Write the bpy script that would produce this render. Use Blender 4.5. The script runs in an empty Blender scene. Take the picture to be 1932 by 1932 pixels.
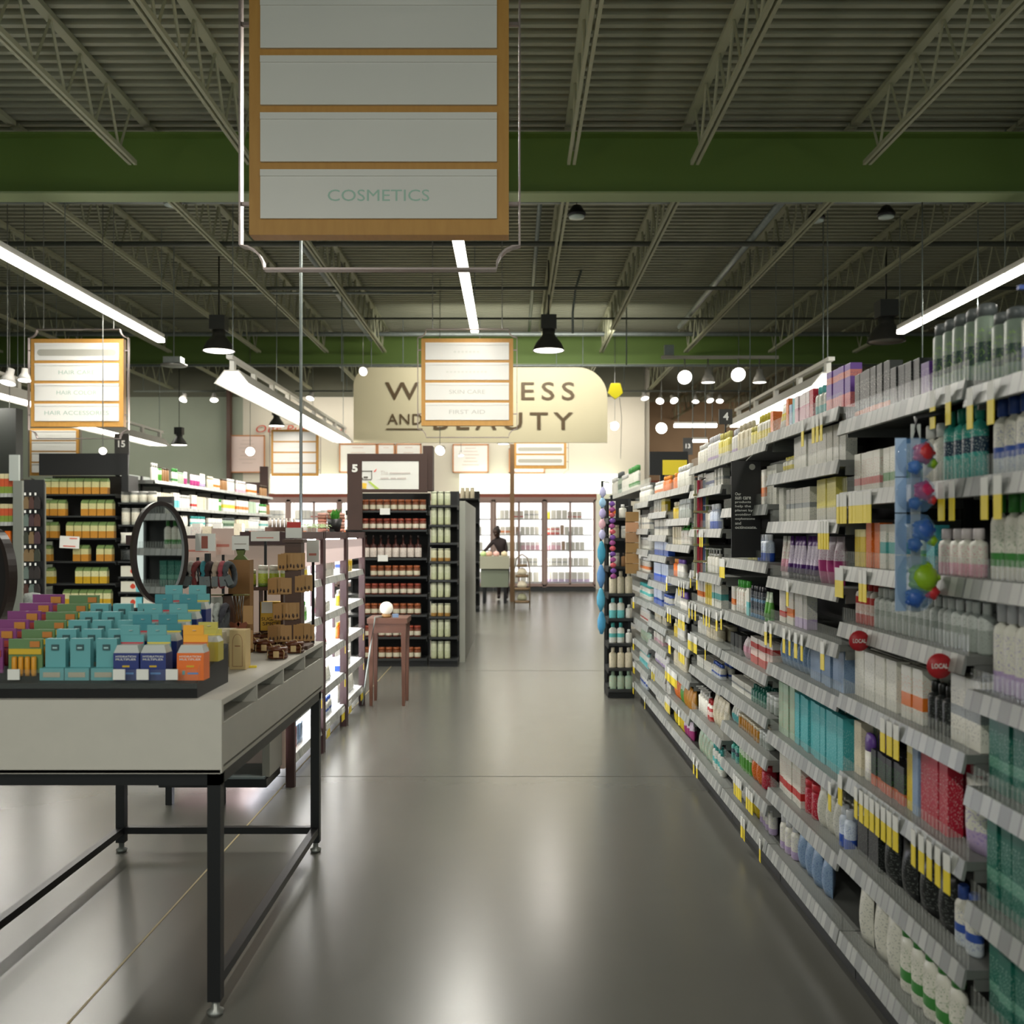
import bpy, bmesh, math, random
from mathutils import Vector, Matrix
random.seed(7)
PI = math.pi
SC = bpy.context.scene
COL = SC.collection
# ------------------------------------------------------------------ camera, world, exposure
H = 1.47                      # eye height
F = 1878.0                    # focal length in pixels of the 1932 frame
U0, V0 = 966.0, 1005.0        # vanishing point of the aisle
cam = bpy.data.cameras.new('camera'); camo = bpy.data.objects.new('camera', cam); COL.objects.link(camo)
camo.location = (0, 0, H); camo.rotation_euler = (PI / 2, 0, 0)
cam.sensor_width = 36; cam.lens = 36 * F / 1932
cam.shift_y = (V0 - 966) / 1932; cam.clip_end = 200; cam.clip_start = .05
cam.dof.use_dof = True; cam.dof.focus_distance = 5.0; cam.dof.aperture_fstop = 3.6
SC.camera = camo
SC.view_settings.view_transform = 'Standard'; SC.view_settings.look = 'None'
SC.view_settings.gamma = 1; SC.view_settings.use_curve_mapping = False
SC.view_settings.exposure = 0.28
wd = bpy.data.worlds.new('world'); SC.world = wd; wd.use_nodes = True
wd.node_tree.nodes['Background'].inputs[0].default_value = (0.66, 0.72, 0.66, 1)
wd.node_tree.nodes['Background'].inputs[1].default_value = 1.0
SC.cycles.use_denoising = True
SC.cycles.max_bounces = 7; SC.cycles.diffuse_bounces = 3; SC.cycles.glossy_bounces = 3
SC.cycles.transmission_bounces = 4; SC.cycles.transparent_max_bounces = 24
SC.cycles.sample_clamp_indirect = 4.0
SC.cycles.caustics_reflective = False; SC.cycles.caustics_refractive = False

def area(name, loc, sx, sy, power, color=(1, .97, .9), rot=(0, 0, 0)):
    l = bpy.data.lights.new(name, 'AREA'); l.shape = 'RECTANGLE'; l.size = sx; l.size_y = sy
    l.energy = power; l.color = color
    o = bpy.data.objects.new(name, l); o.location = loc; o.rotation_euler = rot; COL.objects.link(o); return o

def XU(u, y): return (u - U0) * y / F
def ZV(v, y): return H - (v - V0) * y / F
# ------------------------------------------------------------------ materials
def lin(c):
    if max(c) > 1.001: c = tuple(x / 255 for x in c)
    return tuple((x / 12.92 if x <= .04045 else ((x + .055) / 1.055) ** 2.4) for x in c[:3]) + (1,)
MATS = {}
def mat(name, c=(200, 200, 200), rough=.5, metal=0, emit=0, spec=.5, ecol=None):
    if name in MATS: return MATS[name]
    m = bpy.data.materials.new(name); m.use_nodes = True
    b = m.node_tree.nodes['Principled BSDF']
    b.inputs['Base Color'].default_value = lin(c); b.inputs['Roughness'].default_value = rough
    b.inputs['Metallic'].default_value = metal; b.inputs['Specular IOR Level'].default_value = spec
    if emit:
        b.inputs['Emission Color'].default_value = lin(ecol or c); b.inputs['Emission Strength'].default_value = emit
    MATS[name] = m; return m
def N(m, t, **k):
    n = m.node_tree.nodes.new(t)
    for a, v in k.items():
        if a.startswith('i'): n.inputs[int(a[1:])].default_value = v
        else: setattr(n, a, v)
    return n
def L(m, a, b): m.node_tree.links.new(a, b)
def mixc(m, fac, a, b):
    n = m.node_tree.nodes.new('ShaderNodeMix'); n.data_type = 'RGBA'
    for s, v in ((n.inputs[0], fac), (n.inputs[6], a), (n.inputs[7], b)):
        if hasattr(v, 'is_output'): L(m, v, s)
        else: s.default_value = v
    return n.outputs[2]
def mth(m, op, a, b=0.0):
    n = m.node_tree.nodes.new('ShaderNodeMath'); n.operation = op
    for s, v in ((n.inputs[0], a), (n.inputs[1], b)):
        if hasattr(v, 'is_output'): L(m, v, s)
        else: s.default_value = v
    return n.outputs[0]
def noisy(name, c1, c2, scale, rough=.5, detail=3, stretch=(1, 1, 1), metal=0, bump=0, spec=.5, rr=None):
    if name in MATS: return MATS[name]
    m = mat(name, c1, rough, metal, spec=spec); b = m.node_tree.nodes['Principled BSDF']
    tc = N(m, 'ShaderNodeTexCoord'); mp = N(m, 'ShaderNodeMapping'); mp.inputs[3].default_value = stretch
    L(m, tc.outputs['Object'], mp.inputs[0])
    n = N(m, 'ShaderNodeTexNoise'); n.inputs['Scale'].default_value = scale; n.inputs['Detail'].default_value = detail
    L(m, mp.outputs[0], n.inputs[0])
    L(m, mixc(m, n.outputs[0], lin(c1), lin(c2)), b.inputs['Base Color'])
    if rr:
        r = N(m, 'ShaderNodeMapRange'); r.inputs[3].default_value = rr[0]; r.inputs[4].default_value = rr[1]
        L(m, n.outputs[0], r.inputs[0]); L(m, r.outputs[0], b.inputs['Roughness'])
    if bump:
        bp = N(m, 'ShaderNodeBump'); bp.inputs[0].default_value = bump; L(m, n.outputs[0], bp.inputs['Height']); L(m, bp.outputs[0], b.inputs['Normal'])
    return m
def clear(name, tint=(225, 232, 230), opac=.25, rough=.1, ribs=0):
    if name in MATS: return MATS[name]
    m = bpy.data.materials.new(name); m.use_nodes = True; nt = m.node_tree; nt.nodes.clear()
    out = N(m, 'ShaderNodeOutputMaterial'); t = N(m, 'ShaderNodeBsdfTransparent'); g = N(m, 'ShaderNodeBsdfPrincipled')
    g.inputs['Base Color'].default_value = lin(tint); g.inputs['Roughness'].default_value = rough
    mx = N(m, 'ShaderNodeMixShader'); mx.inputs[0].default_value = opac
    if ribs:
        tc = N(m, 'ShaderNodeTexCoord'); sp = N(m, 'ShaderNodeSeparateXYZ'); L(m, tc.outputs['Object'], sp.inputs[0])
        f = mth(m, 'FRACT', mth(m, 'DIVIDE', sp.outputs[0], ribs)); s = mth(m, 'LESS_THAN', f, .16)
        L(m, mth(m, 'ADD', mth(m, 'MULTIPLY', s, .3), opac), mx.inputs[0])
    L(m, t.outputs[0], mx.inputs[1]); L(m, g.outputs[0], mx.inputs[2]); L(m, mx.outputs[0], out.inputs[0])
    MATS[name] = m; return m
W_ = (222, 220, 208)
# style: words, bands from the bottom (position, colour), print colour, cap colour, cap words
STY = {
 'white': ('plain white', [(0, W_)], (150, 155, 150), (225, 225, 220)),
 'whitered': ('white and red', [(0, W_), (.18, (190, 50, 45)), (.36, W_)], (180, 60, 55), (225, 225, 220)),
 'whitegreen': ('white and green', [(0, W_), (.2, (70, 140, 70)), (.4, W_)], (80, 130, 70), (70, 150, 70)),
 'whiteblue': ('white and blue', [(0, (205, 212, 218)), (.3, (60, 90, 170)), (.48, W_)], (60, 80, 160), (60, 90, 170)),
 'whiteorange': ('white and orange', [(0, W_), (.25, (225, 120, 40)), (.5, W_)], (220, 120, 50), (230, 230, 225)),
 'whitelilac': ('white and lilac', [(0, (190, 170, 205)), (.3, W_)], (130, 110, 190), (220, 220, 225)),
 'whiteteal': ('white and teal', [(0, W_), (.35, (90, 175, 170)), (.6, W_)], (60, 140, 140), (70, 170, 165)),
 'whiteyellow': ('white and yellow', [(0, W_), (.3, (225, 205, 60)), (.6, W_)], (205, 180, 50), (225, 210, 80)),
 'whitepink': ('white and pink', [(0, (225, 170, 185)), (.35, W_)], (200, 70, 110), (225, 215, 215)),
 'whitegrey': ('white and grey', [(0, W_), (.4, (150, 155, 155)), (.55, W_)], (110, 110, 110), (160, 165, 165)),
 'cream': ('cream coloured', [(0, (218, 208, 180))], (150, 140, 110), (215, 205, 180)),
 'paleyellow': ('pale yellow', [(0, W_), (.3, (228, 215, 110))], (190, 170, 70), (225, 215, 130)),
 'yellow': ('bright yellow', [(0, (222, 196, 40)), (.8, (235, 225, 160))], (190, 120, 30), (235, 225, 200)),
 'purplewhite': ('purple and white', [(0, (70, 30, 100)), (.25, (215, 205, 220)), (.75, (95, 40, 130))], (120, 60, 150), (50, 40, 60)),
 'purplepink': ('purple and coral', [(0, (225, 130, 130)), (.35, (120, 80, 165)), (.7, (215, 130, 120)), (.85, (120, 80, 165))], (90, 50, 130), (120, 80, 165)),
 'purple': ('deep purple', [(0, (95, 55, 135))], (190, 170, 210), (95, 55, 135)),
 'blackorange': ('black and orange', [(0, (190, 95, 45)), (.2, (50, 52, 48))], (170, 170, 160), (40, 40, 40)),
 'black': ('matt black', [(0, (36, 38, 38))], (120, 125, 120), (30, 30, 30)),
 'blackblue': ('black and blue striped', [(0, (60, 120, 160)), (.15, (35, 40, 48)), (.6, (70, 110, 140)), (.7, (35, 40, 48))], (170, 190, 200), (30, 30, 35)),
 'silvergreen': ('grey green', [(0, (130, 150, 140)), (.3, (60, 80, 75)), (.6, (130, 145, 130))], (150, 190, 90), (90, 95, 95)),
 'teal': ('teal and navy', [(0, (70, 160, 150)), (.45, (35, 60, 80)), (.7, (60, 160, 145))], (210, 225, 220), (45, 150, 130)),
 'aqua': ('aqua blue', [(0, (75, 175, 180))], (180, 225, 225), (90, 180, 185)),
 'aquawhite': ('aqua and white', [(0, (110, 195, 195)), (.5, W_)], (60, 140, 150), (110, 195, 195)),
 'palegreen': ('pale green', [(0, (165, 190, 165))], (200, 110, 90), (165, 190, 165)),
 'deepgreen': ('deep green', [(0, (35, 105, 90)), (.3, (95, 150, 130)), (.45, (35, 105, 90))], (170, 200, 185), (35, 105, 90)),
 'green': ('bright green', [(0, (90, 160, 60)), (.6, (200, 215, 190))], (60, 110, 50), (70, 165, 60)),
 'greencap': ('green capped white', [(0, W_)], (200, 120, 90), (70, 170, 60)),
 'lightblue': ('light blue', [(0, (140, 165, 195))], (80, 105, 165), (160, 180, 205)),
 'bluewhite': ('blue and white', [(0, (50, 90, 190)), (.4, (215, 225, 240))], (40, 80, 180), (240, 242, 246)),
 'pinkwhite': ('pink and white', [(0, (215, 165, 180)), (.6, (225, 215, 215))], (180, 90, 120), (215, 165, 180)),
 'red': ('crimson red', [(0, (185, 40, 60))], (225, 205, 205), (200, 50, 60)),
 'redwhite': ('red and white striped', [(0, (195, 60, 50)), (.3, (225, 205, 195)), (.6, (190, 60, 55)), (.8, (222, 215, 205))], (170, 50, 50), (190, 50, 50)),
 'amber': ('golden amber', [(0, (185, 125, 25))], (225, 180, 80), (225, 215, 190)),
 'orange': ('bright orange', [(0, (225, 110, 30))], (240, 200, 150), (230, 150, 50)),
 'clear': ('clear glassy', [(0, (165, 172, 165)), (.6, (200, 205, 200))], (120, 125, 120), (225, 228, 225)),
 'brown': ('brown kraft', [(0, (150, 112, 72))], (90, 65, 40), (60, 45, 30)),
 'purplecap': ('purple capped white', [(0, W_)], (150, 120, 170), (110, 75, 160)),
 'multi': ('colourful black', [(0, (200, 90, 60)), (.3, (40, 40, 45))], (90, 170, 80), (40, 40, 45)),
 'magenta': ('magenta and white', [(0, (170, 60, 120)), (.5, (220, 205, 215))], (170, 60, 120), (200, 180, 195)),
}
def pmat(sty, rough=.35):
    k = 'print_' + sty
    if k in MATS: return MATS[k]
    _, stops, tcol, _c = STY[sty]
    m = mat(k, stops[0][1], rough, spec=.3); b = m.node_tree.nodes['Principled BSDF']
    tc = N(m, 'ShaderNodeTexCoord'); sp = N(m, 'ShaderNodeSeparateXYZ'); L(m, tc.outputs['Generated'], sp.inputs[0])
    r = N(m, 'ShaderNodeValToRGB'); r.color_ramp.interpolation = 'CONSTANT'; e = r.color_ramp.elements
    e[0].position = 0; e[0].color = lin(stops[0][1])
    if len(stops) == 1: e[1].position = 1; e[1].color = lin(stops[0][1])
    else:
        e[1].position = stops[1][0]; e[1].color = lin(stops[1][1])
        for p, c in stops[2:]:
            q = e.new(p); q.color = lin(c)
    L(m, sp.outputs[2], r.inputs[0])
    mp = N(m, 'ShaderNodeMapping'); mp.inputs[3].default_value = (11, 11, 34); mp.inputs[1].default_value = (hash_(k), 0, 0)
    L(m, tc.outputs['Generated'], mp.inputs[0])
    n = N(m, 'ShaderNodeTexNoise'); n.inputs['Scale'].default_value = 1.0; n.inputs['Detail'].default_value = 1; L(m, mp.outputs[0], n.inputs[0])
    t = mth(m, 'GREATER_THAN', n.outputs[0], .6)
    band = mth(m, 'MULTIPLY', mth(m, 'GREATER_THAN', sp.outputs[2], .12), mth(m, 'LESS_THAN', sp.outputs[2], .82))
    L(m, mixc(m, mth(m, 'MULTIPLY', mth(m, 'MULTIPLY', t, band), .55), r.outputs[0], lin(tcol)), b.inputs['Base Color'])
    return m
def hash_(s):
    v = 7
    for ch in s: v = (v * 31 + ord(ch)) % 9973
    return v % 97
def capmat(sty): return mat('cap_' + sty, STY[sty][3], .35)
# ------------------------------------------------------------------ mesh building
class MB:
    def __init__(s): s.bm = bmesh.new(); s.mats = []
    def mi(s, m):
        if m not in s.mats: s.mats.append(m)
        return s.mats.index(m)
    def face(s, vs, m, smooth=False):
        try: f = s.bm.faces.new(vs)
        except ValueError: return
        f.material_index = s.mi(m); f.smooth = smooth
    def box(s, a, b, m, M=None, taper=None):
        x0, y0, z0 = a; x1, y1, z1 = b
        P = [(x0, y0, z0), (x1, y0, z0), (x1, y1, z0), (x0, y1, z0), (x0, y0, z1), (x1, y0, z1), (x1, y1, z1), (x0, y1, z1)]
        if taper is not None:
            cx, cy = (x0 + x1) / 2, (y0 + y1) / 2
            P = P[:4] + [(cx + (x - cx) * taper[0], cy + (y - cy) * taper[1], z) for x, y, z in P[4:]]
        vs = [s.bm.verts.new(M @ Vector(p) if M else p) for p in P]
        for f in ((0, 3, 2, 1), (4, 5, 6, 7), (0, 1, 5, 4), (1, 2, 6, 5), (2, 3, 7, 6), (3, 0, 4, 7)): s.face([vs[i] for i in f], m)
        return s
    def lathe(s, prof, m, c=(0, 0, 0), seg=12, ex=1, ey=1, M=None, mfun=None, caps=True):
        rings = []
        for r, z in prof:
            if r < 1e-5: rings.append([s.bm.verts.new((M @ Vector((c[0], c[1], c[2] + z))) if M else (c[0], c[1], c[2] + z))])
            else:
                ring = []
                for i in range(seg):
                    a = 2 * PI * i / seg; p = Vector((c[0] + r * ex * math.cos(a), c[1] + r * ey * math.sin(a), c[2] + z))
                    ring.append(s.bm.verts.new(M @ p if M else p))
                rings.append(ring)
        for k in range(len(rings) - 1):
            A, B = rings[k], rings[k + 1]; mm = mfun(k) if mfun else m
            for i in range(seg):
                j = (i + 1) % seg
                if len(A) == 1 and len(B) == 1: continue
                if len(A) == 1: s.face([A[0], B[j], B[i]][::-1], mm, True)
                elif len(B) == 1: s.face([A[i], A[j], B[0]], mm, True)
                else: s.face([A[i], A[j], B[j], B[i]], mm, True)
        if caps and len(rings[0]) > 1: s.face(rings[0][::-1], m)
        if caps and len(rings[-1]) > 1: s.face(rings[-1], m)
        return s
    def tube(s, pts, r, m, seg=6, close=False):
        pts = [Vector(p) for p in pts]; n = len(pts); rings = []
        for i, p in enumerate(pts):
            if close: d = pts[(i + 1) % n] - pts[i - 1]
            else: d = pts[min(i + 1, n - 1)] - pts[max(i - 1, 0)]
            d.normalize(); up = Vector((0, 0, 1)) if abs(d.z) < .95 else Vector((1, 0, 0))
            a = d.cross(up).normalized(); b = d.cross(a).normalized()
            rr = r[i] if isinstance(r, (list, tuple)) else r
            rings.append([s.bm.verts.new(p + a * rr * math.cos(2 * PI * k / seg) + b * rr * math.sin(2 * PI * k / seg)) for k in range(seg)])
        for i in range(n if close else n - 1):
            A, B = rings[i], rings[(i + 1) % n]
            for k in range(seg):
                j = (k + 1) % seg; s.face([A[k], A[j], B[j], B[k]], m, seg > 4)
        if not close: s.face(rings[0], m); s.face(rings[-1][::-1], m)
        return s
    def prism(s, poly, y0, y1, m, M=None):        # polygon in x,z extruded along y
        A = [s.bm.verts.new(M @ Vector((x, y0, z)) if M else (x, y0, z)) for x, z in poly]
        B = [s.bm.verts.new(M @ Vector((x, y1, z)) if M else (x, y1, z)) for x, z in poly]
        s.face(A, m); s.face(B[::-1], m); n = len(poly)
        for i in range(n): s.face([A[i], B[i], B[(i + 1) % n], A[(i + 1) % n]], m)
        return s
    def band(s, path, y0, y1, th, m):            # closed outline in x,z made of flat bar, deep along y
        n = len(path); I = []; O = []
        for i in range(n):
            p = Vector(path[i]); a = Vector(path[i - 1]); b = Vector(path[(i + 1) % n])
            t = (b - a).normalized(); nn = Vector((-t.y, t.x))
            I.append(p + nn * th / 2); O.append(p - nn * th / 2)
        V = [[s.bm.verts.new((q.x, y, q.y)) for q in Q] for Q in (I, O) for y in (y0, y1)]
        for i in range(n):
            j = (i + 1) % n
            s.face([V[0][i], V[0][j], V[1][j], V[1][i]], m); s.face([V[2][i], V[3][i], V[3][j], V[2][j]], m)
            s.face([V[0][i], V[2][i], V[2][j], V[0][j]], m); s.face([V[1][i], V[1][j], V[3][j], V[3][i]], m)
        return s
    def mesh(s, name, bevel=0):
        if bevel:
            bmesh.ops.bevel(s.bm, geom=list(s.bm.edges), offset=bevel, segments=2, affect='EDGES', profile=.6)
        me = bpy.data.meshes.new(name)
        bmesh.ops.recalc_face_normals(s.bm, faces=s.bm.faces)
        s.bm.to_mesh(me); s.bm.free()
        for m in s.mats: me.materials.append(m)
        return me
    def obj(s, name, parent=None, loc=(0, 0, 0), rot=(0, 0, 0), bevel=0):
        return link(name, s.mesh(name, bevel), parent, loc, rot)
def link(name, me, parent=None, loc=(0, 0, 0), rot=(0, 0, 0)):
    o = bpy.data.objects.new(name, me); COL.objects.link(o); o.location = loc; o.rotation_euler = rot
    if parent: o.parent = parent
    return o
def tag(o, label, cat, group=None):
    o['label'] = label; o['category'] = cat
    if group: o['group'] = group
    return o
def thing(name, label, cat, loc=(0, 0, 0), rz=0, group=None):
    return tag(link(name, None, None, loc, (0, 0, rz)), label, cat, group)
def struct(name, mb, loc=(0, 0, 0)):
    o = mb.obj(name, None, loc); o['kind'] = 'structure'; return o
def B(a, b, m, **k): return MB().box(a, b, m, **k)
TXT = {}
def text(name, s, x0, x1, z0, z1, y, m, parent=None, sp=1.0, keep=False, thick=.002, shear=0, bold=0, rot=(0, 0, 0), org=(0, 0, 0), align='FIT'):
    """flat lettering in the x,z plane, fitted to the rectangle, facing -y"""
    k = (s, sp, shear, bold)
    if k not in TXT:
        c = bpy.data.curves.new('lettering', 'FONT'); c.body = s; c.space_character = sp; c.shear = shear; c.offset = bold; c.resolution_u = 3
        c.align_x = 'LEFT'
        o = bpy.data.objects.new('tmp', c); COL.objects.link(o); bpy.context.view_layer.update()
        me = bpy.data.meshes.new_from_object(o.evaluated_get(bpy.context.evaluated_depsgraph_get()))
        vs = [v.co.copy() for v in me.vertices]; fs = [tuple(p.vertices) for p in me.polygons]
        bpy.data.objects.remove(o); bpy.data.curves.remove(c); bpy.data.meshes.remove(me)
        TXT[k] = (vs, fs)
    vs, fs = TXT[k]
    ax, bx = min(v.x for v in vs), max(v.x for v in vs); ay, by = min(v.y for v in vs), max(v.y for v in vs)
    sx = (x1 - x0) / (bx - ax); sz = (z1 - z0) / (by - ay)
    if keep:
        q = min(sx, sz); cx, cz = (x0 + x1) / 2, (z0 + z1) / 2
        x0, z0 = cx - q * (bx - ax) / 2, cz - q * (by - ay) / 2; sx = sz = q
    me = bpy.data.meshes.new(name)
    me.from_pydata([(x0 + (v.x - ax) * sx, y, z0 + (v.y - ay) * sz) for v in vs], [], fs); me.materials.append(m)
    return link(name, me, parent, org, rot)
# ------------------------------------------------------------------ common materials
wood = noisy('honey wood', (206, 156, 78), (186, 134, 62), 6, .5, stretch=(6, 1, 1))
dwood = noisy('dark wood', (88, 58, 42), (62, 42, 32), 8, .5, stretch=(1, 1, 5))
panelw = noisy('sign white', (236, 234, 228), (228, 227, 222), 3, .35)
blk = mat('black steel', (26, 27, 29), .4, .3)
blkp = mat('black plastic', (22, 22, 22), .45)
brn = noisy('brown board', (70, 48, 40), (58, 40, 34), 5, .6)
steel = mat('grey steel', (150, 152, 148), .35, .6)
galv = noisy('galvanised', (150, 160, 158), (120, 128, 126), 12, .45, metal=.5)
shelfm = noisy('shelf grey', (118, 120, 116), (104, 106, 103), 4, .45, metal=.2)
shelfd = mat('shelf charcoal', (46, 48, 48), .5, .2)
backm = mat('back panel', (30, 30, 30), .7)
inkt = mat('faded green ink', (178, 212, 196), .6)
inkg = mat('faded grey ink', (196, 196, 188), .6)
inkw = mat('white print', (228, 228, 222), .5)
yel = mat('yellow tag', (236, 212, 48), .5)
whitep = mat('white paper', (226, 226, 220), .55)
fence = clear('clear fence', (190, 195, 188), .07, .15, ribs=.022)
acry = clear('clear acrylic', (170, 180, 176), .06, .05)
glass = clear('door glass', (230, 235, 235), .10, .05)
lampw = mat('lit lamp', (255, 250, 240), .5, emit=7, ecol=(255, 248, 236))
lampb = mat('lit tube', (255, 250, 240), .5, emit=9, ecol=(255, 250, 240))
hood = mat('white hood', (230, 228, 220), .5)
def railmat():
    m = mat('price rail', (170, 172, 168), .35); b = m.node_tree.nodes['Principled BSDF']
    tc = N(m, 'ShaderNodeTexCoord'); sp = N(m, 'ShaderNodeSeparateXYZ'); L(m, tc.outputs['Object'], sp.inputs[0])
    q = mth(m, 'DIVIDE', sp.outputs[0], .044); f = mth(m, 'FRACT', q)
    w = N(m, 'ShaderNodeTexWhiteNoise', noise_dimensions='1D'); L(m, mth(m, 'FLOOR', q), w.inputs['W'])
    lab = mixc(m, w.outputs[0], lin((128, 131, 128)), lin((172, 174, 169)))
    L(m, mixc(m, mth(m, 'LESS_THAN', f, .82), lin((122, 124, 121)), lab), b.inputs['Base Color']); return m
rail = railmat()
# ------------------------------------------------------------------ the setting
def floormat():
    m = mat('polished concrete', (120, 112, 98), .25, spec=.42); b = m.node_tree.nodes['Principled BSDF']
    tc = N(m, 'ShaderNodeTexCoord')
    n = N(m, 'ShaderNodeTexNoise'); n.inputs['Scale'].default_value = .7; n.inputs['Detail'].default_value = 6; L(m, tc.outputs['Object'], n.inputs[0])
    n2 = N(m, 'ShaderNodeTexNoise'); n2.inputs['Scale'].default_value = 9; n2.inputs['Detail'].default_value = 5; L(m, tc.outputs['Object'], n2.inputs[0])
    c = mixc(m, n.outputs[0], lin((84, 84, 79)), lin((98, 98, 91)))
    c = mixc(m, mth(m, 'MULTIPLY', n2.outputs[0], .12), c, lin((80, 78, 72)))
    L(m, c, b.inputs['Base Color'])
    r = N(m, 'ShaderNodeMapRange'); r.inputs[3].default_value = .23; r.inputs[4].default_value = .28; L(m, n2.outputs[0], r.inputs[0]); L(m, r.outputs[0], b.inputs['Roughness'])
    return m
struct('floor', B((-16, -8, -.2), (16, 40, 0), floormat()))
jm = mat('floor joint', (150, 136, 98), .6); jd = mat('floor saw cut', (70, 68, 60), .7)
mb = MB(); mb.box((-1.333, -8, 0), (-1.325, 25, .0015), jm)
for y in (-3.2, 1.4, 6.0, 10.6, 15.2, 19.8): mb.box((-14, y, 0), (12, y + .005, .001), jd)
mb.box((3.3, -8, 0), (3.305, 25, .001), jd); struct('trim_1', mb)
deck = noisy('deck metal', (158, 160, 140), (142, 145, 126), 1.2, .55)
mb = MB(); y = -8.0
while y < 34:                                  # ribbed roof deck, ribs along x
    mb.box((-16, y, 5.80), (16, y + .06, 5.88), deck); mb.box((-16, y + .06, 5.87), (16, y + .16, 5.9), deck); y += .16
mb.box((-16, -8, 5.9), (16, 34, 5.95), deck); struct('ceiling', mb)
gbeam = mat('green beam', (92, 118, 50), .6); gfl = mat('beam flange lit below', (140, 156, 112), .6)  # bottom flange paler than the beam: light from below put into its colour
for i, y in enumerate((-1.0, 10.35, 20.9)):
    mb = MB(); mb.box((-16, y + .13, 5.02), (16, y + .15, 5.62), gbeam); mb.box((-16, y, 5.0), (16, y + .28, 5.02), gfl); mb.box((-16, y, 5.62), (16, y + .28, 5.64), gbeam)
    struct('beam_%d' % (i + 1), mb)
jst = mat('joist paint', (156, 158, 132), .55)
for X in (-12.4, -10.6, -8.85, -7.1, -5.25, -3.85, -2.65, .6, 1.85, 3.6, 5.35, 7.1, 8.85, 10.6):
    for ya, yb in ((-.85, 10.45), (10.5, 21.0), (21.05, 33.5)):
        mb = MB(); n = 18 if ya < 20 else 16
        for dx in (-.04, .015): mb.box((X + dx, ya + .35, 5.2), (X + dx + .03, yb - .35, 5.245), jst)
        mb.box((X - .04, ya, 5.74), (X + .045, yb, 5.79), jst)
        for i in range(n):
            a = ya + .4 + (yb - ya - .8) * i / n; c = ya + .4 + (yb - ya - .8) * (i + 1) / n; md = (a + c) / 2
            mb.tube([(X, a, 5.76), (X, md, 5.22)], .014, jst, 4); mb.tube([(X, md, 5.22), (X, c, 5.76)], .014, jst, 4)
        struct('joist_beam', mb)
wallm = noisy('wall paint', (205, 200, 184), (195, 190, 175), 1.5, .7); wallg = noisy('wall grey green', (150, 156, 140), (138, 146, 130), 1.5, .7)
walld = noisy('wall dark band', (96, 96, 80), (84, 86, 72), 2, .7); maroon = mat('maroon wall', (120, 62, 50), .7)
mb = MB(); YW = 25.9
mb.box((-7.0, YW, 0), (3.45, YW + .2, 5.0), wallm); mb.box((-16, YW, 0), (-7.0, YW + .2, 5.0), wallg); mb.box((-16, YW, 5.0), (3.45, YW + .2, 5.95), walld)
struct('wall_back', mb)
mb = MB(); mb.box((3.45, 33.0, 0), (16, 33.2, 5.95), noisy('wall tan', (150, 128, 100), (130, 108, 84), 1.5, .7)); mb.box((3.45, 32.9, 0), (16, 33.0, 3.2), maroon)
mb.box((3.45, YW + .2, 0), (3.6, 33, 5.95), wallm); struct('wall_far', mb)
struct('wall_left', B((-16.2, -8, 0), (-16, 34, 5.95), wallg)); struct('wall_right', B((16, -8, 0), (16.2, 34, 5.95), wallg))
mb = MB(); mb.box((XU(425, 25.6), 25.7, 0), (XU(432, 25.6), 25.89, ZV(720, 25.6)), dwood); struct('trim_2', mb)
# ceiling services
def run(name, label, cat, pts, r, m, seg=6): return tag(MB().tube(pts, r, m, seg).obj(name), label, cat)
run('pipe', 'thin dark sprinkler pipe crossing the roof just beyond the near green beam', 'pipe', [(-16, 13.2, 5.3), (16, 13.2, 5.3)], .035, mat('dark pipe', (70, 74, 66), .5))
run('pipe', 'dark pipe crossing under the joists midway between green beams', 'pipe', [(-16, 15.6, 5.3), (16, 15.6, 5.3)], .03, MATS['dark pipe'])
run('pipe', 'slim dark brace pipe across the joists before the far green beam', 'pipe', [(-16, 17.9, 5.32), (16, 17.9, 5.32)], .02, MATS['dark pipe'])
run('conduit', 'pale grey conduit running above the far green beam', 'conduit', [(-16, 19.8, 5.42), (16, 19.8, 5.42)], .045, galv)
run('conduit', 'pale conduit hugging the underside of the near green beam', 'conduit', [(-16, 11.6, 5.35), (16, 11.6, 5.35)], .05, galv)
run('conduit', 'light grey conduit lying along the far beam bottom flange', 'conduit', [(-16, 20.6, 4.93), (16, 20.6, 4.93)], .028, galv)
run('conduit', 'bright conduit line between the two dark pipes near red strip lights', 'conduit', [(-9, 15.75, 5.26), (-1.2, 15.75, 5.26)], .02, galv)
run('conduit', 'paired grey conduit running lengthwise above the pendant lamp with lit rim', 'conduit', [(.35, 10.8, 5.6), (.35, 20.5, 5.6)], .03, galv)
run('conduit', 'grey conduit running lengthwise over the cosmetics sign', 'conduit', [(-2.9, 10.8, 5.45), (-2.9, 20.5, 5.45)], .05, galv)
run('conduit', 'grey duct pipe running lengthwise above the far spotlights', 'conduit', [(3.2, 10.8, 5.4), (3.2, 19, 5.4)], .05, galv)
run('conduit', 'bent grey conduit dropping beside the far pendant lamps', 'conduit', [(1.15, 16.4, 5.82), (1.05, 16.4, 5.5), (1.0, 16.4, 5.1), (1.0, 16.4, 4.75)], .022, galv)
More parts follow.
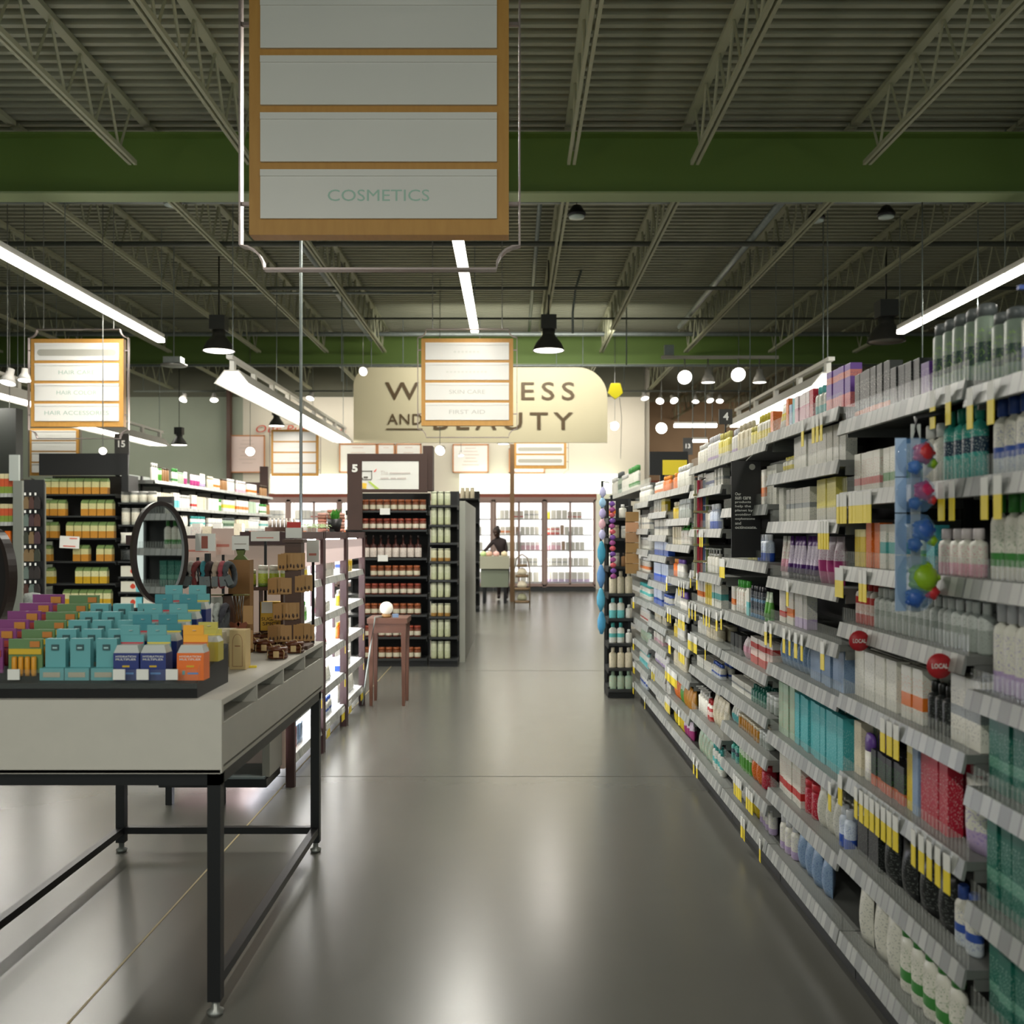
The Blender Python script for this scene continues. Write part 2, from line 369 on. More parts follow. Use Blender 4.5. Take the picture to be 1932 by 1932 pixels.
POLES = [(568, 7.9, 5.81, 1.476, 'white power pole dropping to the lit cosmetics shelving', .013), (1182, 18, 5.81, 4.5, 'thin rod dropping beside the beam above the cream sign', .012),
 (1415, 15, 5.81, 3.3, 'long thin drop rod near the twin spotlights', .008), (1553, 13, 5.81, 2.6, 'thin drop rod above the purple cartons', .008), (1497, 14, 5.81, 3.0, 'thin drop rod between spotlights and purple cartons', .007),
 (1740, 11.5, 5.81, 3.2, 'thin drop rod beside the unlit pendant lamp', .008), (1845, 11.5, 5.81, 3.6, 'thin drop rod crossing the strip light near the shelf tops', .007), (645, 16, 5.81, 3.9, 'thin drop rod over the long hooded light', .01), (522, 16, 5.81, 3.5, 'thin drop rod above the small hanging lamp', .007)]
for u, y, zt, zb, lab, r in POLES: run('drop_rod', lab, 'rod', [(XU(u, y), y, zt), (XU(u, y), y, zb)], r, galv, 5)
# ------------------------------------------------------------------ lights of the shop and added fill
def strip(name, label, X, z, y0, y1, n, power, w=.1, group=None):
    t = thing(name, label, 'light', (X, y0, z), 0, group); Ln = y1 - y0
    B((-w * .45, 0, .03), (w * .45, Ln, .1), hood).obj('housing', t)
    d = Ln / n
    for i in range(n): B((-w / 2, i * d + .012, -.02), (w / 2, (i + 1) * d - .012, .035), lampw).obj('lit_tube', t)
    for i in range(0, n + 1, 2): MB().tube([(0, min(i * d + .1, Ln), .1), (0, min(i * d + .1, Ln), 5.81 - z)], .006, galv, 4).obj('hanger', t)
    a = area('strip_glow', (0, Ln * .42, -.03), w, Ln * .8, power * 1.25, (1, .97, .88)); a.parent = t
strip('strip_light', 'long glowing strip light above the hair care sign', -5.0, 4.2, 4.7, 14.2, 6, 170)
strip('strip_light', 'glowing strip light passing behind the cosmetics sign', -.505, 4.2, 4.5, 13.5, 6, 170)
strip('strip_light', 'long glowing strip light over the tall wall of products', 5.3, 4.2, 4.6, 13.6, 6, 170)
strip('strip_light', 'strip light overhead at the start of the aisle', 1.9, 4.2, -5.5, 1.0, 4, 105)
strip('strip_light', 'strip light overhead at the start of the display table', -2.4, 4.2, -5.5, 1.0, 4, 105)
def hooded(label, X, z, y0, y1, n, power, w=.42):
    t = thing('hooded_light', label, 'light', (X, y0, z)); Ln = y1 - y0
    MB().prism([(-w / 2, 0), (-w / 2 - .015, 0), (-w * .22, .17), (w * .22, .17), (w / 2 + .015, 0), (w / 2, 0), (w * .2, .15), (-w * .2, .15)], 0, Ln, hood).obj('reflector', t)
    B((-w * .34, .02, .01), (w * .34, Ln - .02, .05), lampw).obj('lit_tube', t)
    B((-.04, -.1, .30), (.04, Ln + .1, .345), hood).obj('channel', t)
    for i in range(n + 1):
        y = .06 + (Ln - .12) * i / n; B((-.03, y - .05, .165), (.03, y + .05, .31), hood).obj('bracket', t)
    for i in (0, n // 2, n): MB().tube([(0, .06 + (Ln - .12) * i / n, .34), (0, .06 + (Ln - .12) * i / n, 5.81 - z)], .006, galv, 4).obj('hanger', t)
    a = area('hood_glow', (0, Ln / 2, -.01), w * .8, Ln, power, (1, .96, .9)); a.parent = t
hooded('bright hooded light descending toward the edge of the wellness sign', -3.55, 3.36, 12.6, 21.0, 8, 260)
hooded('bright hooded light behind the hair care sign', -7.7, 3.36, 17.6, 21.8, 4, 120)
hooded('bright hooded light cut off beside the hair care sign', -7.25, 3.4, 13.3, 15.9, 2, 90, .34)
hooded('bright hooded light showing over the purple cartons', 3.95, 3.30, 12.4, 17.4, 4, 150)
def pendant(label, u, v, y, lit=True, R=.25, group=None, off=None):
    z = ZV(v, y); X = XU(u, y); k = R / .25
    dark = mat('pendant shade', (84, 84, 82), .4, .4); t = thing('pendant_lamp', label, 'light', (X, y, z), 0, group)
    MB().lathe([(.25 * k, 0), (.245 * k, .02 * k), (.2 * k, .12 * k), (.12 * k, .22 * k), (.1 * k, .25 * k), (.1 * k, .33 * k), (.09 * k, .33 * k), (.09 * k, .25 * k), (.19 * k, .115 * k), (.235 * k, .02 * k), (.25 * k, 0)], dark, seg=28, caps=False).obj('lamp_shade', t)
    B((-.12 * k, -.12 * k, .33 * k), (.12 * k, .12 * k, .55 * k), mat('ballast box', (52, 54, 52), .5)).obj('ballast_box', t)
    MB().tube([(0, 0, .55 * k), (0, 0, 5.81 - z)], .012 * k, blk, 5).obj('cord', t)
    MB().lathe([(0, .0), (.228 * k, .005), (.22 * k, .03), (0, .04)], lampw if lit else mat('unlit lens', (120, 118, 110), .4), seg=24).obj('lens', t)
    if lit:
        a = area('pendant_glow', (0, 0, -.01), .4 * k, .4 * k, 45 * k * k, (1, .93, .84)); a.parent = t
pendant('lit pendant lamp hanging beside the hair care sign strip light', 413, 663, 15.6)
pendant('lit pendant lamp hanging over the end of wellness sign', 1035, 662, 15.6)
pendant('unlit grey pendant lamp above the purple and black cartons', 1672, 645, 15.0, False, R=.28)
pendant('small lit pendant lamp in front of the grey green wall', 338, 840, 23.4, R=.19)
pendant('small lit pendant lamp above the red wall lettering', 522, 804, 23.4, R=.19)
pendant('small lit pendant lamp just under the wellness sign', 950, 838, 22.5, R=.14)
def spot(label, u, v, y, r, group=None, tilt=(0, 0), z_top=None, sr=.012):
    z = ZV(v, y); X = XU(u, y); t = thing('spotlight', label, 'light', (X, y, z), 0, group)
    M = Matrix.Rotation(tilt[0], 4, 'X') @ Matrix.Rotation(tilt[1], 4, 'Z')
    M = Matrix.Rotation(tilt[1], 4, 'Z') @ Matrix.Rotation(tilt[0], 4, 'X')
    MB().lathe([(r * .45, r * 1.9), (r * .5, r * 1.2), (r * .8, r * .7), (r, 0), (r * .93, 0), (r * .7, r * .6), (r * .4, r * 1.1), (r * .45, r * 1.9)], mat('spot can', (200, 196, 190), .4), seg=18, M=M).obj('lamp_head', t)
    MB().lathe([(0, r * .02), (r * .92, r * .03), (r * .85, r * .12), (0, r * .16)], lampw, seg=18, M=M).obj('lens', t)
    top = z_top or 4.85
    MB().tube([(0, 0, r * 1.2), (0, 0, top - z)], sr, steel, 5).obj('stem', t)
    return t
lt = ZV(677, 17)
tag(B((-1.0, -.03, 0), (1.0, .03, .05), mat('track white', (190, 186, 176), .4)).obj('light_track', None, (XU(1358, 17), 17, lt)), 'pale light track carrying the round spotlights over the shelf tops', 'light track')
tag(B((-.08, -.05, 0), (.08, .05, .17), galv).obj('junction_box', None, (XU(1262, 17), 17, lt + .06)), 'small grey junction box above the end of light track', 'junction box')
spot('round spotlight shining forward at the track end by the junction box', 1292, 712, 17, .13, None, (-1.15, 0), lt)
spot('round spotlight shining forward near the middle of the track', 1393, 707, 17, .13, None, (-1.15, 0), lt)
spot('spotlight tipped down between the two round bright ones', 1336, 722, 17, .12, None, (0, 0), lt)
spot('spotlight tipped down at the shelf side end of track', 1433, 722, 17, .12, None, (0, 0), lt)
for i, (u, v, y, r, w, ti) in enumerate([(685, 701, 19.5, .09, 'spotlight beside the upper corner of wellness sign', -1.2), (1160, 804, 21, .1, 'round spotlight below the curved corner of wellness sign', -1.2), (1248, 808, 23.2, .14, 'round spotlight in front of the maroon wall', -1.2),
  (472, 852, 21, .1, 'round spotlight in front of the small framed wall poster', -1.2), (830, 850, 17, .09, 'round spotlight beside the brown aisle five header', -1.2), (194, 851, 12.6, .05, 'round spotlight over the black juice shelf header', -1.2),
  (345, 755, 24, .1, 'small spotlight on the grey green wall above the pendant', -.5), (404, 755, 24, .1, 'small spotlight on the grey green wall beside the brown post', -.5), (585, 752, 24, .1, 'small spotlight above the wellness sign side of hooded light', -.5),
  (1217, 752, 24, .1, 'first small spotlight in the row past the wellness sign', -.4), (1245, 757, 24, .1, 'second small spotlight in the row past the wellness sign', -.8), (1272, 756, 24, .1, 'third small spotlight in the row past the wellness sign', -.8),
  (1312, 758, 24, .09, 'fourth small spotlight in the row past the wellness sign', -.4), (1340, 756, 24, .09, 'fifth small spotlight in the row past the wellness sign', -.6), (1358, 757, 24, .09, 'sixth small spotlight in the row past the wellness sign', -.5),
  (870, 860, 22, .06, 'tiny spotlight in front of the framed poster near aisle five', -.3), (14, 723, 12.3, .1, 'small spotlight at the picture edge over a hooded light', -.3), (46, 718, 12.3, .08, 'small spotlight behind the hair care sign bracket', -.2), (18, 844, 14, .05, 'tiny spotlight over the far grey shelf end', -.3)]):
    spot(w, u, v, y, r, None, (ti, .3 if i % 2 else -.3), 5.81 if not (24 <= y <= 24.6 and v < 770) else 4.88, .006 if True else 0)
def bar(label, u0, u1, v, y, th=.05):
    t = thing('tube_light', label, 'light', (XU(u0, y), y, ZV(v, y))); w = XU(u1, y) - XU(u0, y)
    B((0, -.05, 0), (w, .05, th), lampb).obj('lit_tube', t); B((0, -.06, th), (w, .06, th + .05), hood).obj('housing', t)
    for q in (.1, .9): MB().tube([(w * q, 0, th + .05), (w * q, 0, 5.81 - ZV(v, y))], .01, galv, 4).obj('hanger', t)
bar('lit tube hanging before the maroon wall beside number four sign', 1272, 1352, 806, 26, .08)
bar('short lit tube beside the small black aisle thirteen sign', 1304, 1334, 834, 23.3, .05)
for a_, b_, lab in ((253, 425, 'dark light track crossing the grey green wall'), (557, 665, 'short dark light track beside the wellness sign'), (1150, 1425, 'dark light track carrying the row of six small spotlights')):
    t = thing('light_track', lab, 'light track', (XU(a_, 24), 24, 4.86)); w = XU(b_, 24) - XU(a_, 24); B((0, -.03, 0), (w, .03, .04), MATS['dark pipe']).obj('rail', t)
    for q in (.1, .9): MB().tube([(w * q, 0, .04), (w * q, 0, .95)], .008, galv, 4).obj('rod', t)
# added area fills without fixtures, to brighten the wellness sign and the far walls
area('sign_fill', (.3, 18.3, 5.1), 4.5, .3, 105, (1, .95, .85), (math.radians(55), 0, 0))
area('aisle_fill', (.3, 20.5, 4.4), 5, .3, 110, (1, .95, .86), (math.radians(50), 0, 0))  # added fill hidden behind the wellness sign, brightens what lies past it
area('wall_fill', (-2.5, 24.8, 4.9), 8, .2, 70, (1, .93, .84), (math.radians(35), 0, 0))
area('wall_fill', (-10, 23.6, 4.7), 5, .2, 60, (1, .97, .86), (math.radians(35), 0, 0))
area('wall_fill', (2.6, 24.2, 4.7), 2.0, .2, 40, (1, .9, .8), (math.radians(35), 0, 0))
area('far_fill', (7, 30, 4.7), 5, .3, 90, (1, .85, .7), (math.radians(35), 0, 0))
# wifi / dome devices on the ceiling
t = thing('ceiling_device', 'grey ceiling device with a round dish hanging on a rod', 'device', (XU(328, 15), 15, ZV(692, 15)))
MB().lathe([(0, 0), (.19, .01), (.2, .03), (.05, .05), (0, .05)], steel, seg=20).obj('dish', t); B((-.13, -.1, .05), (.13, .1, .14), galv).obj('box', t); MB().tube([(0, 0, .14), (0, 0, 5.81 - ZV(692, 15))], .008, galv, 4).obj('rod', t)
for u, v, y, lab in ((1088, 408, 11.5, 'small dark fixture with white lens under the roof deck'), (325, 385, 11.5, 'small dark fixture with pale lens above the long strip light'), (1540, 415, 12.2, 'small dark fixture by the joist above the spotlights'), (1672, 408, 12, 'black mounting box at the top of the unlit pendant')):
    t = thing('ceiling_fixture', lab, 'device', (XU(u, y), y, ZV(v, y)))
    MB().lathe([(.1, 0), (.11, .03), (.05, .12), (0, .14)], blk, seg=14).obj('body', t); MB().lathe([(0, -.03), (.09, -.02), (.09, 0)], mat('pale lens', (190, 205, 200), .3), seg=14).obj('lens', t)
    MB().tube([(0, 0, .12), (0, 0, 5.81 - ZV(v, y))], .006, galv, 4).obj('rod', t)
t = thing('balloon', 'yellow balloon on a string beside the wellness sign', 'balloon', (XU(1161, 19), 19, ZV(737, 19)))
mb = MB(); pts = [(.15 * (1.0 if i % 2 else .82) * math.cos(i * PI / 5 + .3), .17 * (1.0 if i % 2 else .82) * math.sin(i * PI / 5 + .3)) for i in range(10)]
mb.prism(pts, -.04, .04, mat('yellow foil', (190, 180, 30), .35)); mb.obj('foil', t, bevel=.012)
MB().tube([(.08, 0, -.14), (.12, 0, -.5), (.1, 0, -1.3)], .005, steel, 4).obj('string', t)
# ------------------------------------------------------------------ hanging signs
def sign(label, cx, y, zb, w, rows, texts, zrow=.262, tcol=inkt, grp=None, stripe=(), wires=True, brk=True):
    t = thing('hanging_sign', label, 'sign', (cx, y, zb), 0, grp); h = rows * zrow + .07 + .02; fw = .055; dp = .09
    mb = MB(); mb.box((-w / 2, 0, 0), (w / 2, dp, h), wood)
    mb.obj('frame', t)
    for i in range(rows):
        z0 = .06 + (rows - 1 - i) * zrow + .012; z1 = z0 + zrow - .038
        mb = MB().box((-w / 2 + fw, -.014, z0), (w / 2 - fw, 0, z1), panelw); mb.box((-w / 2 + fw, -.02, z1 - .03), (w / 2 - fw, -.014, z1), panelw)
        p = mb.obj('sign_panel', t)
        if i in stripe:
            n = 12; R = .042; X = w / 2 - fw - .035; zc = (z0 + z1) / 2 - .012
            poly = [(X - R + R * math.cos(a), zc + R * math.sin(a)) for a in [-PI / 2 + PI * k / n for k in range(n + 1)]] + [(-X + R - R * math.cos(a), zc - R * math.sin(a)) for a in [-PI / 2 + PI * k / n for k in range(n + 1)]]
            MB().prism(poly, -.018, -.0145, mat('grey lozenge', (176, 174, 162), .6)).obj('grey_bar', p)
        if i < len(texts) and texts[i][:1] == '~':     # print too faint to read
            n = int(texts[i][1:]); mb = MB(); zc = (z0 + z1) / 2 - .02
            for k in range(n): mb.box(((k - n / 2) * .05, -.0155, zc), ((k - n / 2) * .05 + .032, -.0145, zc + .022), mat('very faint ink', (220, 220, 212), .6))
            mb.obj('faint_print', p)
        elif i < len(texts) and texts[i]:
            tw = min(w * .8, .052 * len(texts[i]) * w / 1.2); text('lettering', texts[i], -tw / 2, tw / 2, (z0 + z1) / 2 - .033, (z0 + z1) / 2 + .02, -.0155, tcol, p, bold=0)
    if brk:
        a = w / 2 + .05; c = .11; T = h + .13; Bt = -.15; path = []
        def arc(cx_, cz_, a0, a1): return [(cx_ + c * math.cos(a0 + (a1 - a0) * k / 5), cz_ + c * math.sin(a0 + (a1 - a0) * k / 5)) for k in range(6)]
        path += arc(-a, Bt, PI / 2, 0) + arc(a, Bt, PI, PI / 2) + arc(a, T, -PI / 2, -PI) + arc(-a, T, 0, -PI / 2)
        mb = MB().band(path, .02, .075, .009, mat('bracket steel', (150, 138, 134), .35, .5))
        for s in (-1, 1):
            for zz in (.15, h - .15): mb.box((min(s * w / 2, s * a), .035, zz), (max(s * w / 2, s * a), .055, zz + .014), MATS['bracket steel'])
        mb.obj('bracket', t)
    if wires:
        for s in (-1, 1): MB().tube([(s * w * .38, .045, h + (.13 if brk else 0)), (s * w * .38, .045, 5.81 - zb)], .006, steel, 4).obj('cable', t)
    return t
sign('large cosmetics hanging sign in a wooden frame over the aisle', XU(715, 4.6), 4.6, ZV(443, 4.6), 1.2, 4, ['', '', '', 'COSMETICS'])
sign('four panel wooden hanging sign hanging before the wellness sign', XU(881.5, 13.0), 13.0, ZV(803, 13), 1.2, 4, ['~7', '~11', 'SKIN CARE', 'FIRST AID'], tcol=inkg)
sign('wooden hanging sign reading hair care, hair color and hair accessories', XU(145.5, 12.9), 12.9, ZV(805, 12.9), 1.2, 4, ['', 'HAIR CARE', 'HAIR COLOR', 'HAIR ACCESSORIES'], stripe=(0,), tcol=mat('green grey ink', (168, 190, 176), .6))
sign('smaller wooden hanging sign partly behind black juice shelf header', XU(102, 24), 24, ZV(897, 24), 1.17, 4, ['~8', '~7', '~3', ''], tcol=inkg)
sign('wooden hanging sign under the red wall lettering', XU(556, 24.4), 24.4, ZV(898, 24.4), 1.15, 4, ['', '~5', '~5', '~8'], tcol=inkg)
sign('two panel wooden hanging sign with grey bars before the lit fascia', XU(1019, 22.4), 22.4, ZV(884, 22.4), 1.18, 2, [], stripe=(0, 1))
# the big cream sign
YS = 20.0
t = thing('wellness_sign', 'large cream Wellness and Beauty sign hung below the green beam', 'sign', (0, YS, 0))
x0, x1, z0, z1 = XU(667, YS), XU(1146, YS), ZV(835, YS), ZV(693, YS)
poly = [(x0, z0), (x1, z0)] + [(x1 - .6 + .6 * math.cos(a), z1 - .6 + .6 * math.sin(a)) for a in [k * PI / 20 for k in range(11)]] + [(x0 + .36 + .36 * math.cos(a), z1 - .36 + .36 * math.sin(a)) for a in [PI / 2 + k * PI / 20 for k in range(11)]]
MB().prism(poly, 0, .08, noisy('cream board', (208, 200, 168), (200, 192, 160), 2, .6)).obj('board', t)
ink = mat('bronze letters', (84, 66, 38), .5)
text('lettering', 'WELLNESS', XU(727, YS), XU(1084, YS), ZV(755, YS), ZV(721, YS), -.02, ink, t, sp=1.35, bold=.006)
text('lettering', 'AND', XU(731, YS), XU(797, YS), ZV(801, YS), ZV(781, YS), -.02, ink, t, sp=1.1, bold=.006)
text('lettering', 'BEAUTY', XU(818, YS), XU(1081, YS), ZV(811, YS), ZV(778, YS), -.02, ink, t, sp=1.35, bold=.006)
B((XU(729, YS), -.02, ZV(811, YS)), (XU(797, YS), 0, ZV(808.5, YS)), ink).obj('underline', t)
for u in (700, 760, 905, 1050, 1100): MB().tube([(XU(u, YS), .04, z1 - .02), (XU(u, YS), .04, 5.81)], .008, galv, 4).obj('cable', t)
# wall graphics on the back wall
YG = YW - .06
for i, (a, b, c, d, lab, lines) in enumerate([(433, 500, 821, 892, 'pink tinted framed poster under the red wall lettering', 7), (640, 711, 837, 892, 'framed wall panel directly below the wellness sign corner', 4), (712, 745, 837, 892, 'narrow framed wall panel above the aisle five header', 3), (747, 795, 837, 892, 'framed wall panel between narrow panel and aisle five post', 4),
        (854, 922, 838, 892, 'framed poster with small print beside the wooden pole', 6), (960, 1028, 846, 893, 'framed panel peeking from behind the two panel sign', 3)]):
    t = thing('wall_poster', lab, 'poster', (XU(a, YG), YG, ZV(d, YG))); w = XU(b, YG) - XU(a, YG); h = ZV(c, YG) - ZV(d, YG); f = .03
    mb = MB()
    for q in (((0, -.02, 0), (w, .02, f)), ((0, -.02, h - f), (w, .02, h)), ((0, -.02, 0), (f, .02, h)), ((w - f, -.02, 0), (w, .02, h))): mb.box(q[0], q[1], mat('copper frame', (190, 130, 84), .5))
    mb.obj('frame', t); p = B((f, -.005, f), (w - f, .02, h - f), whitep if i else mat('pink paper', (224, 204, 196), .6)).obj('sheet', t)
    mb = MB()
    for k in range(lines): q = .3 + .25 * ((k * 7) % 3) / 3; mb.box((w * (.5 - q / 2), -.009, h * (.85 - k * .7 / lines)), (w * (.5 + q / 2), -.005, h * (.85 - k * .7 / lines) + .018), mat('pale print', (206, 188, 178), .6))
    mb.obj('printed_lines', p)
t = tag(text('wall_lettering', 'Our Pur       k', XU(483, YG), XU(655, YG), ZV(816, YG), ZV(802, YG), YG, mat('red letters', (186, 70, 50), .5), sp=1.1, shear=.25), 'red script lettering on the wall above a hanging sign', 'lettering')
# lit fascia and freezer line
YC = 25.0
fas = mat('lit fascia', (236, 240, 226), .5, emit=1.6, ecol=(240, 246, 226))
for u0, u1, lab in ((505, 660, 'bright lit fascia panel above the cases behind cosmetics shelving'), (866, 1176, 'bright lit fascia panel above the glass freezer doors')):
    tag(B((XU(u0, YC), YC + .3, ZV(929, YC)), (XU(u1, YC), YW - .12, ZV(893, YC)), fas).obj('fascia_panel'), lab, 'panel')
tag(B((XU(440, YC), YC + .2, ZV(943, YC)), (XU(1127, YC), YC + .5, ZV(931, YC)), mat('rust header', (124, 58, 40), .5)).obj('case_header'), 'rust brown header band running above the freezer doors', 'header')
doorf = mat('case frame', (150, 128, 120), .4, .3); casein = mat('case interior glow', (236, 234, 230), .5, emit=1.3, ecol=(246, 243, 244))  # case lighting put into the interior surfaces as their own glow
casin = casein
def product_count(): pass
# ------------------------------------------------------------------ products
PM = {}
KIND = {  # kind: object name, category, spoken noun
 'carton': ('carton', 'carton', 'carton'), 'bottle': ('lotion_bottle', 'bottle', 'bottle'), 'pump': ('pump_bottle', 'bottle', 'pump bottle'), 'tube': ('squeeze_tube', 'tube', 'squeeze tube'),
 'jar': ('cream_jar', 'jar', 'jar'), 'can': ('spray_can', 'spray can', 'spray can'), 'pouch': ('pouch', 'pouch', 'pouch'), 'stick': ('deodorant_stick', 'deodorant', 'deodorant stick'),
 'tallbox': ('tall_box', 'box', 'tall box'), 'foodjar': ('food_jar', 'jar', 'food jar'), 'sauce': ('sauce_bottle', 'bottle', 'sauce bottle'), 'canister': ('canister', 'canister', 'canister'),
 'juice': ('juice_carton', 'carton', 'juice carton'), 'frozen': ('frozen_food_box', 'box', 'frozen food box'), 'pack': ('small_pack', 'packet', 'packet'), 'vial': ('glass_vial', 'bottle', 'small bottle')}
def pmesh(kind, sty, w, d, h):
    k = (kind, sty, round(w, 3), round(d, 3), round(h, 3))
    if k in PM: return PM[k]
    b = pmat(sty); c = capmat(sty); parts = []
    def M_(n, mb, bev=0): parts.append((n, mb.mesh(n, bev)))
    hw, hd = w / 2, d / 2
    if kind in ('carton', 'tallbox', 'frozen', 'pack'): M_('body', B((-hw, 0, 0), (hw, d, h), b), .0012 if w > .04 else 0)
    elif kind == 'juice':
        mb = B((-hw, 0, 0), (hw, d, h * .82), b); mb.prism([(-hw, h * .82), (hw, h * .82), (hw, h * .84), (-hw, h * .84)], 0, d, b)
        e = MB(); e.box((-hw, 0, h * .82), (hw, d, h * .97), b, taper=(1, .12)); e.box((-hw, hd - .006, h * .96), (hw, hd + .006, h), b)
        mb.bm.free(); mb = MB(); mb.box((-hw, 0, 0), (hw, d, h * .82), b); mb.box((-hw, 0, h * .82), (hw, d, h * .96), b, taper=(1, .12)); mb.box((-hw, hd - .006, h * .955), (hw, hd + .006, h), b); e.bm.free()
        M_('body', mb)
    elif kind in ('bottle', 'sauce', 'vial'):
        n = .42 if kind != 'sauce' else .3; hb = h * (.76 if kind != 'sauce' else .62)
        M_('body', MB().lathe([(hw * .92, 0), (hw, .006), (hw, hb * .86), (hw * .85, hb * .95), (hw * n, hb), (hw * n, hb * 1.03 if kind != 'sauce' else h * .86)], b, (0, hd, 0), 14, 1, hd / hw))
        z = hb * 1.02 if kind != 'sauce' else h * .85; M_('cap', MB().lathe([(hw * n * 1.15, z), (hw * n * 1.15, h - .004), (hw * n, h)], c, (0, hd, 0), 12))
    elif kind == 'pump':
        hb = h * .7; M_('body', MB().lathe([(hw * .95, 0), (hw, .006), (hw, hb * .9), (hw * .5, hb)], b, (0, hd, 0), 14, 1, hd / hw))
        mb = MB().lathe([(hw * .45, hb), (hw * .45, hb + h * .08), (hw * .15, hb + h * .09), (hw * .15, h * .93), (hw * .3, h * .94), (hw * .3, h)], c, (0, hd, 0), 10); mb.box((-.006, -hd * .6, h * .95), (.006, hd, h * .995), c); M_('pump', mb)
    elif kind == 'tube':
        mb = MB(); hc = h * .14; n = 12; rings = []
        for i in range(5):
            f = i / 4; rx = hw * (.85 + .15 * f); ry = max(hd * (1 - f) ** .8, .002); z = hc + (h - hc) * f
            rings.append([mb.bm.verts.new((rx * math.cos(2 * PI * k / n), hd + ry * math.sin(2 * PI * k / n), z)) for k in range(n)])
        for A, C in zip(rings, rings[1:]):
            for q in range(n): mb.face([A[q], A[(q + 1) % n], C[(q + 1) % n], C[q]], b, True)
        mb.face(rings[0][::-1], b); mb.face(rings[-1], b); M_('body', mb); M_('cap', MB().lathe([(hw * .72, 0), (hw * .78, hc)], c, (0, hd, 0), 12, 1, hd / hw))
    elif kind in ('jar', 'foodjar', 'canister'):
        f = .78 if kind != 'canister' else .88
        M_('body', MB().lathe([(hw * .94, 0), (hw, .006), (hw, h * f * .92), (hw * .88, h * f)], b, (0, hd, 0), 14)); M_('lid', MB().lathe([(hw * .96, h * f), (hw * .98, h - .003), (hw * .9, h)], c, (0, hd, 0), 14))
    elif kind == 'can':
        M_('body', MB().lathe([(hw * .95, 0), (hw, .004), (hw, h * .8), (hw * .8, h * .84)], b, (0, hd, 0), 14)); M_('cap', MB().lathe([(hw * .85, h * .83), (hw * .82, h * .97), (hw * .6, h)], c, (0, hd, 0), 14))
    elif kind == 'stick':
        M_('body', MB().lathe([(hw * .95, 0), (hw, .004), (hw, h * .62)], b, (0, hd, 0), 14, 1, hd / hw)); M_('cap', MB().lathe([(hw * .99, h * .62), (hw * .97, h * .85), (hw * .7, h * .97), (0, h)], c, (0, hd, 0), 14, 1, hd / hw))
    elif kind == 'pouch':
        mb = MB(); n = 8; fr = []; bk = []
        for i in range(7):
            f = i / 6; z = h * f; t_ = hd * (math.sin(PI * (.12 + .86 * f)) ** .7) if f < 1 else .002; ww = hw * (1 - .1 * math.sin(PI * f))
            fr.append([mb.bm.verts.new((ww * (2 * j / n - 1), hd - max(t_ * math.sin(PI * (j + .001) / n), .001), z)) for j in range(n + 1)])
            bk.append([mb.bm.verts.new((ww * (2 * j / n - 1), hd + max(t_ * math.sin(PI * (j + .001) / n), .001), z)) for j in range(n + 1)])
        for A in (fr, bk):
            for p, q in zip(A, A[1:]):
                for j in range(n): mb.face([p[j], p[j + 1], q[j + 1], q[j]], b, True)
        for p, q, r, s in zip(fr, fr[1:], bk, bk[1:]):
            mb.face([p[0], q[0], s[0], r[0]], b); mb.face([p[n], r[n], s[n], q[n]], b)
        mb.face([v for v in fr[0]] + [v for v in bk[0][::-1]], b); mb.face([v for v in fr[-1]] + [v for v in bk[-1][::-1]], b); M_('body', mb)
    PM[k] = parts; return parts
SEEN = {}
def nkind(kind, w, h):
    nm = KIND[kind][0]
    if kind == 'carton': return 'slim_carton' if h >= .145 else ('small_carton' if h < .125 else 'carton')
    if kind == 'bottle': return 'tall_bottle' if h >= .18 else ('small_bottle' if h < .125 else 'lotion_bottle')
    return nm
def noun(kind, w, h): return nkind(kind, w, h).replace('_', ' ') if kind in ('carton', 'bottle') else KIND[kind][2]
CNT = {}
def put(kind, sty, w, d, h, x, y, z, rz, label, group, parts=True):
    ps = pmesh(kind, sty, w, d, h); nm, cat, _ = KIND[kind]; nm = nkind(kind, w, h)
    if kind == 'frozen' or True: CNT[nm] = CNT.get(nm, 0) + 1
    o = link(nm, ps[0][1], None, (x, y, z), (0, 0, rz)); tag(o, label, cat, group)
    for n, me in ps[1:]: link(n, me, o)
    return o
ORD = ['top', 'second', 'third', 'fourth', 'fifth', 'sixth', 'seventh', 'eighth', 'ninth', 'tenth', 'eleventh', 'twelfth']
DW = {'carton': .04, 'bottle': .04, 'pump': .05, 'tube': .04, 'jar': .06, 'can': .05, 'pouch': .05, 'stick': .03, 'tallbox': .05, 'foodjar': .07, 'sauce': .06, 'canister': .08, 'juice': .09, 'frozen': .1, 'pack': .03, 'vial': .03}
SHM = {}
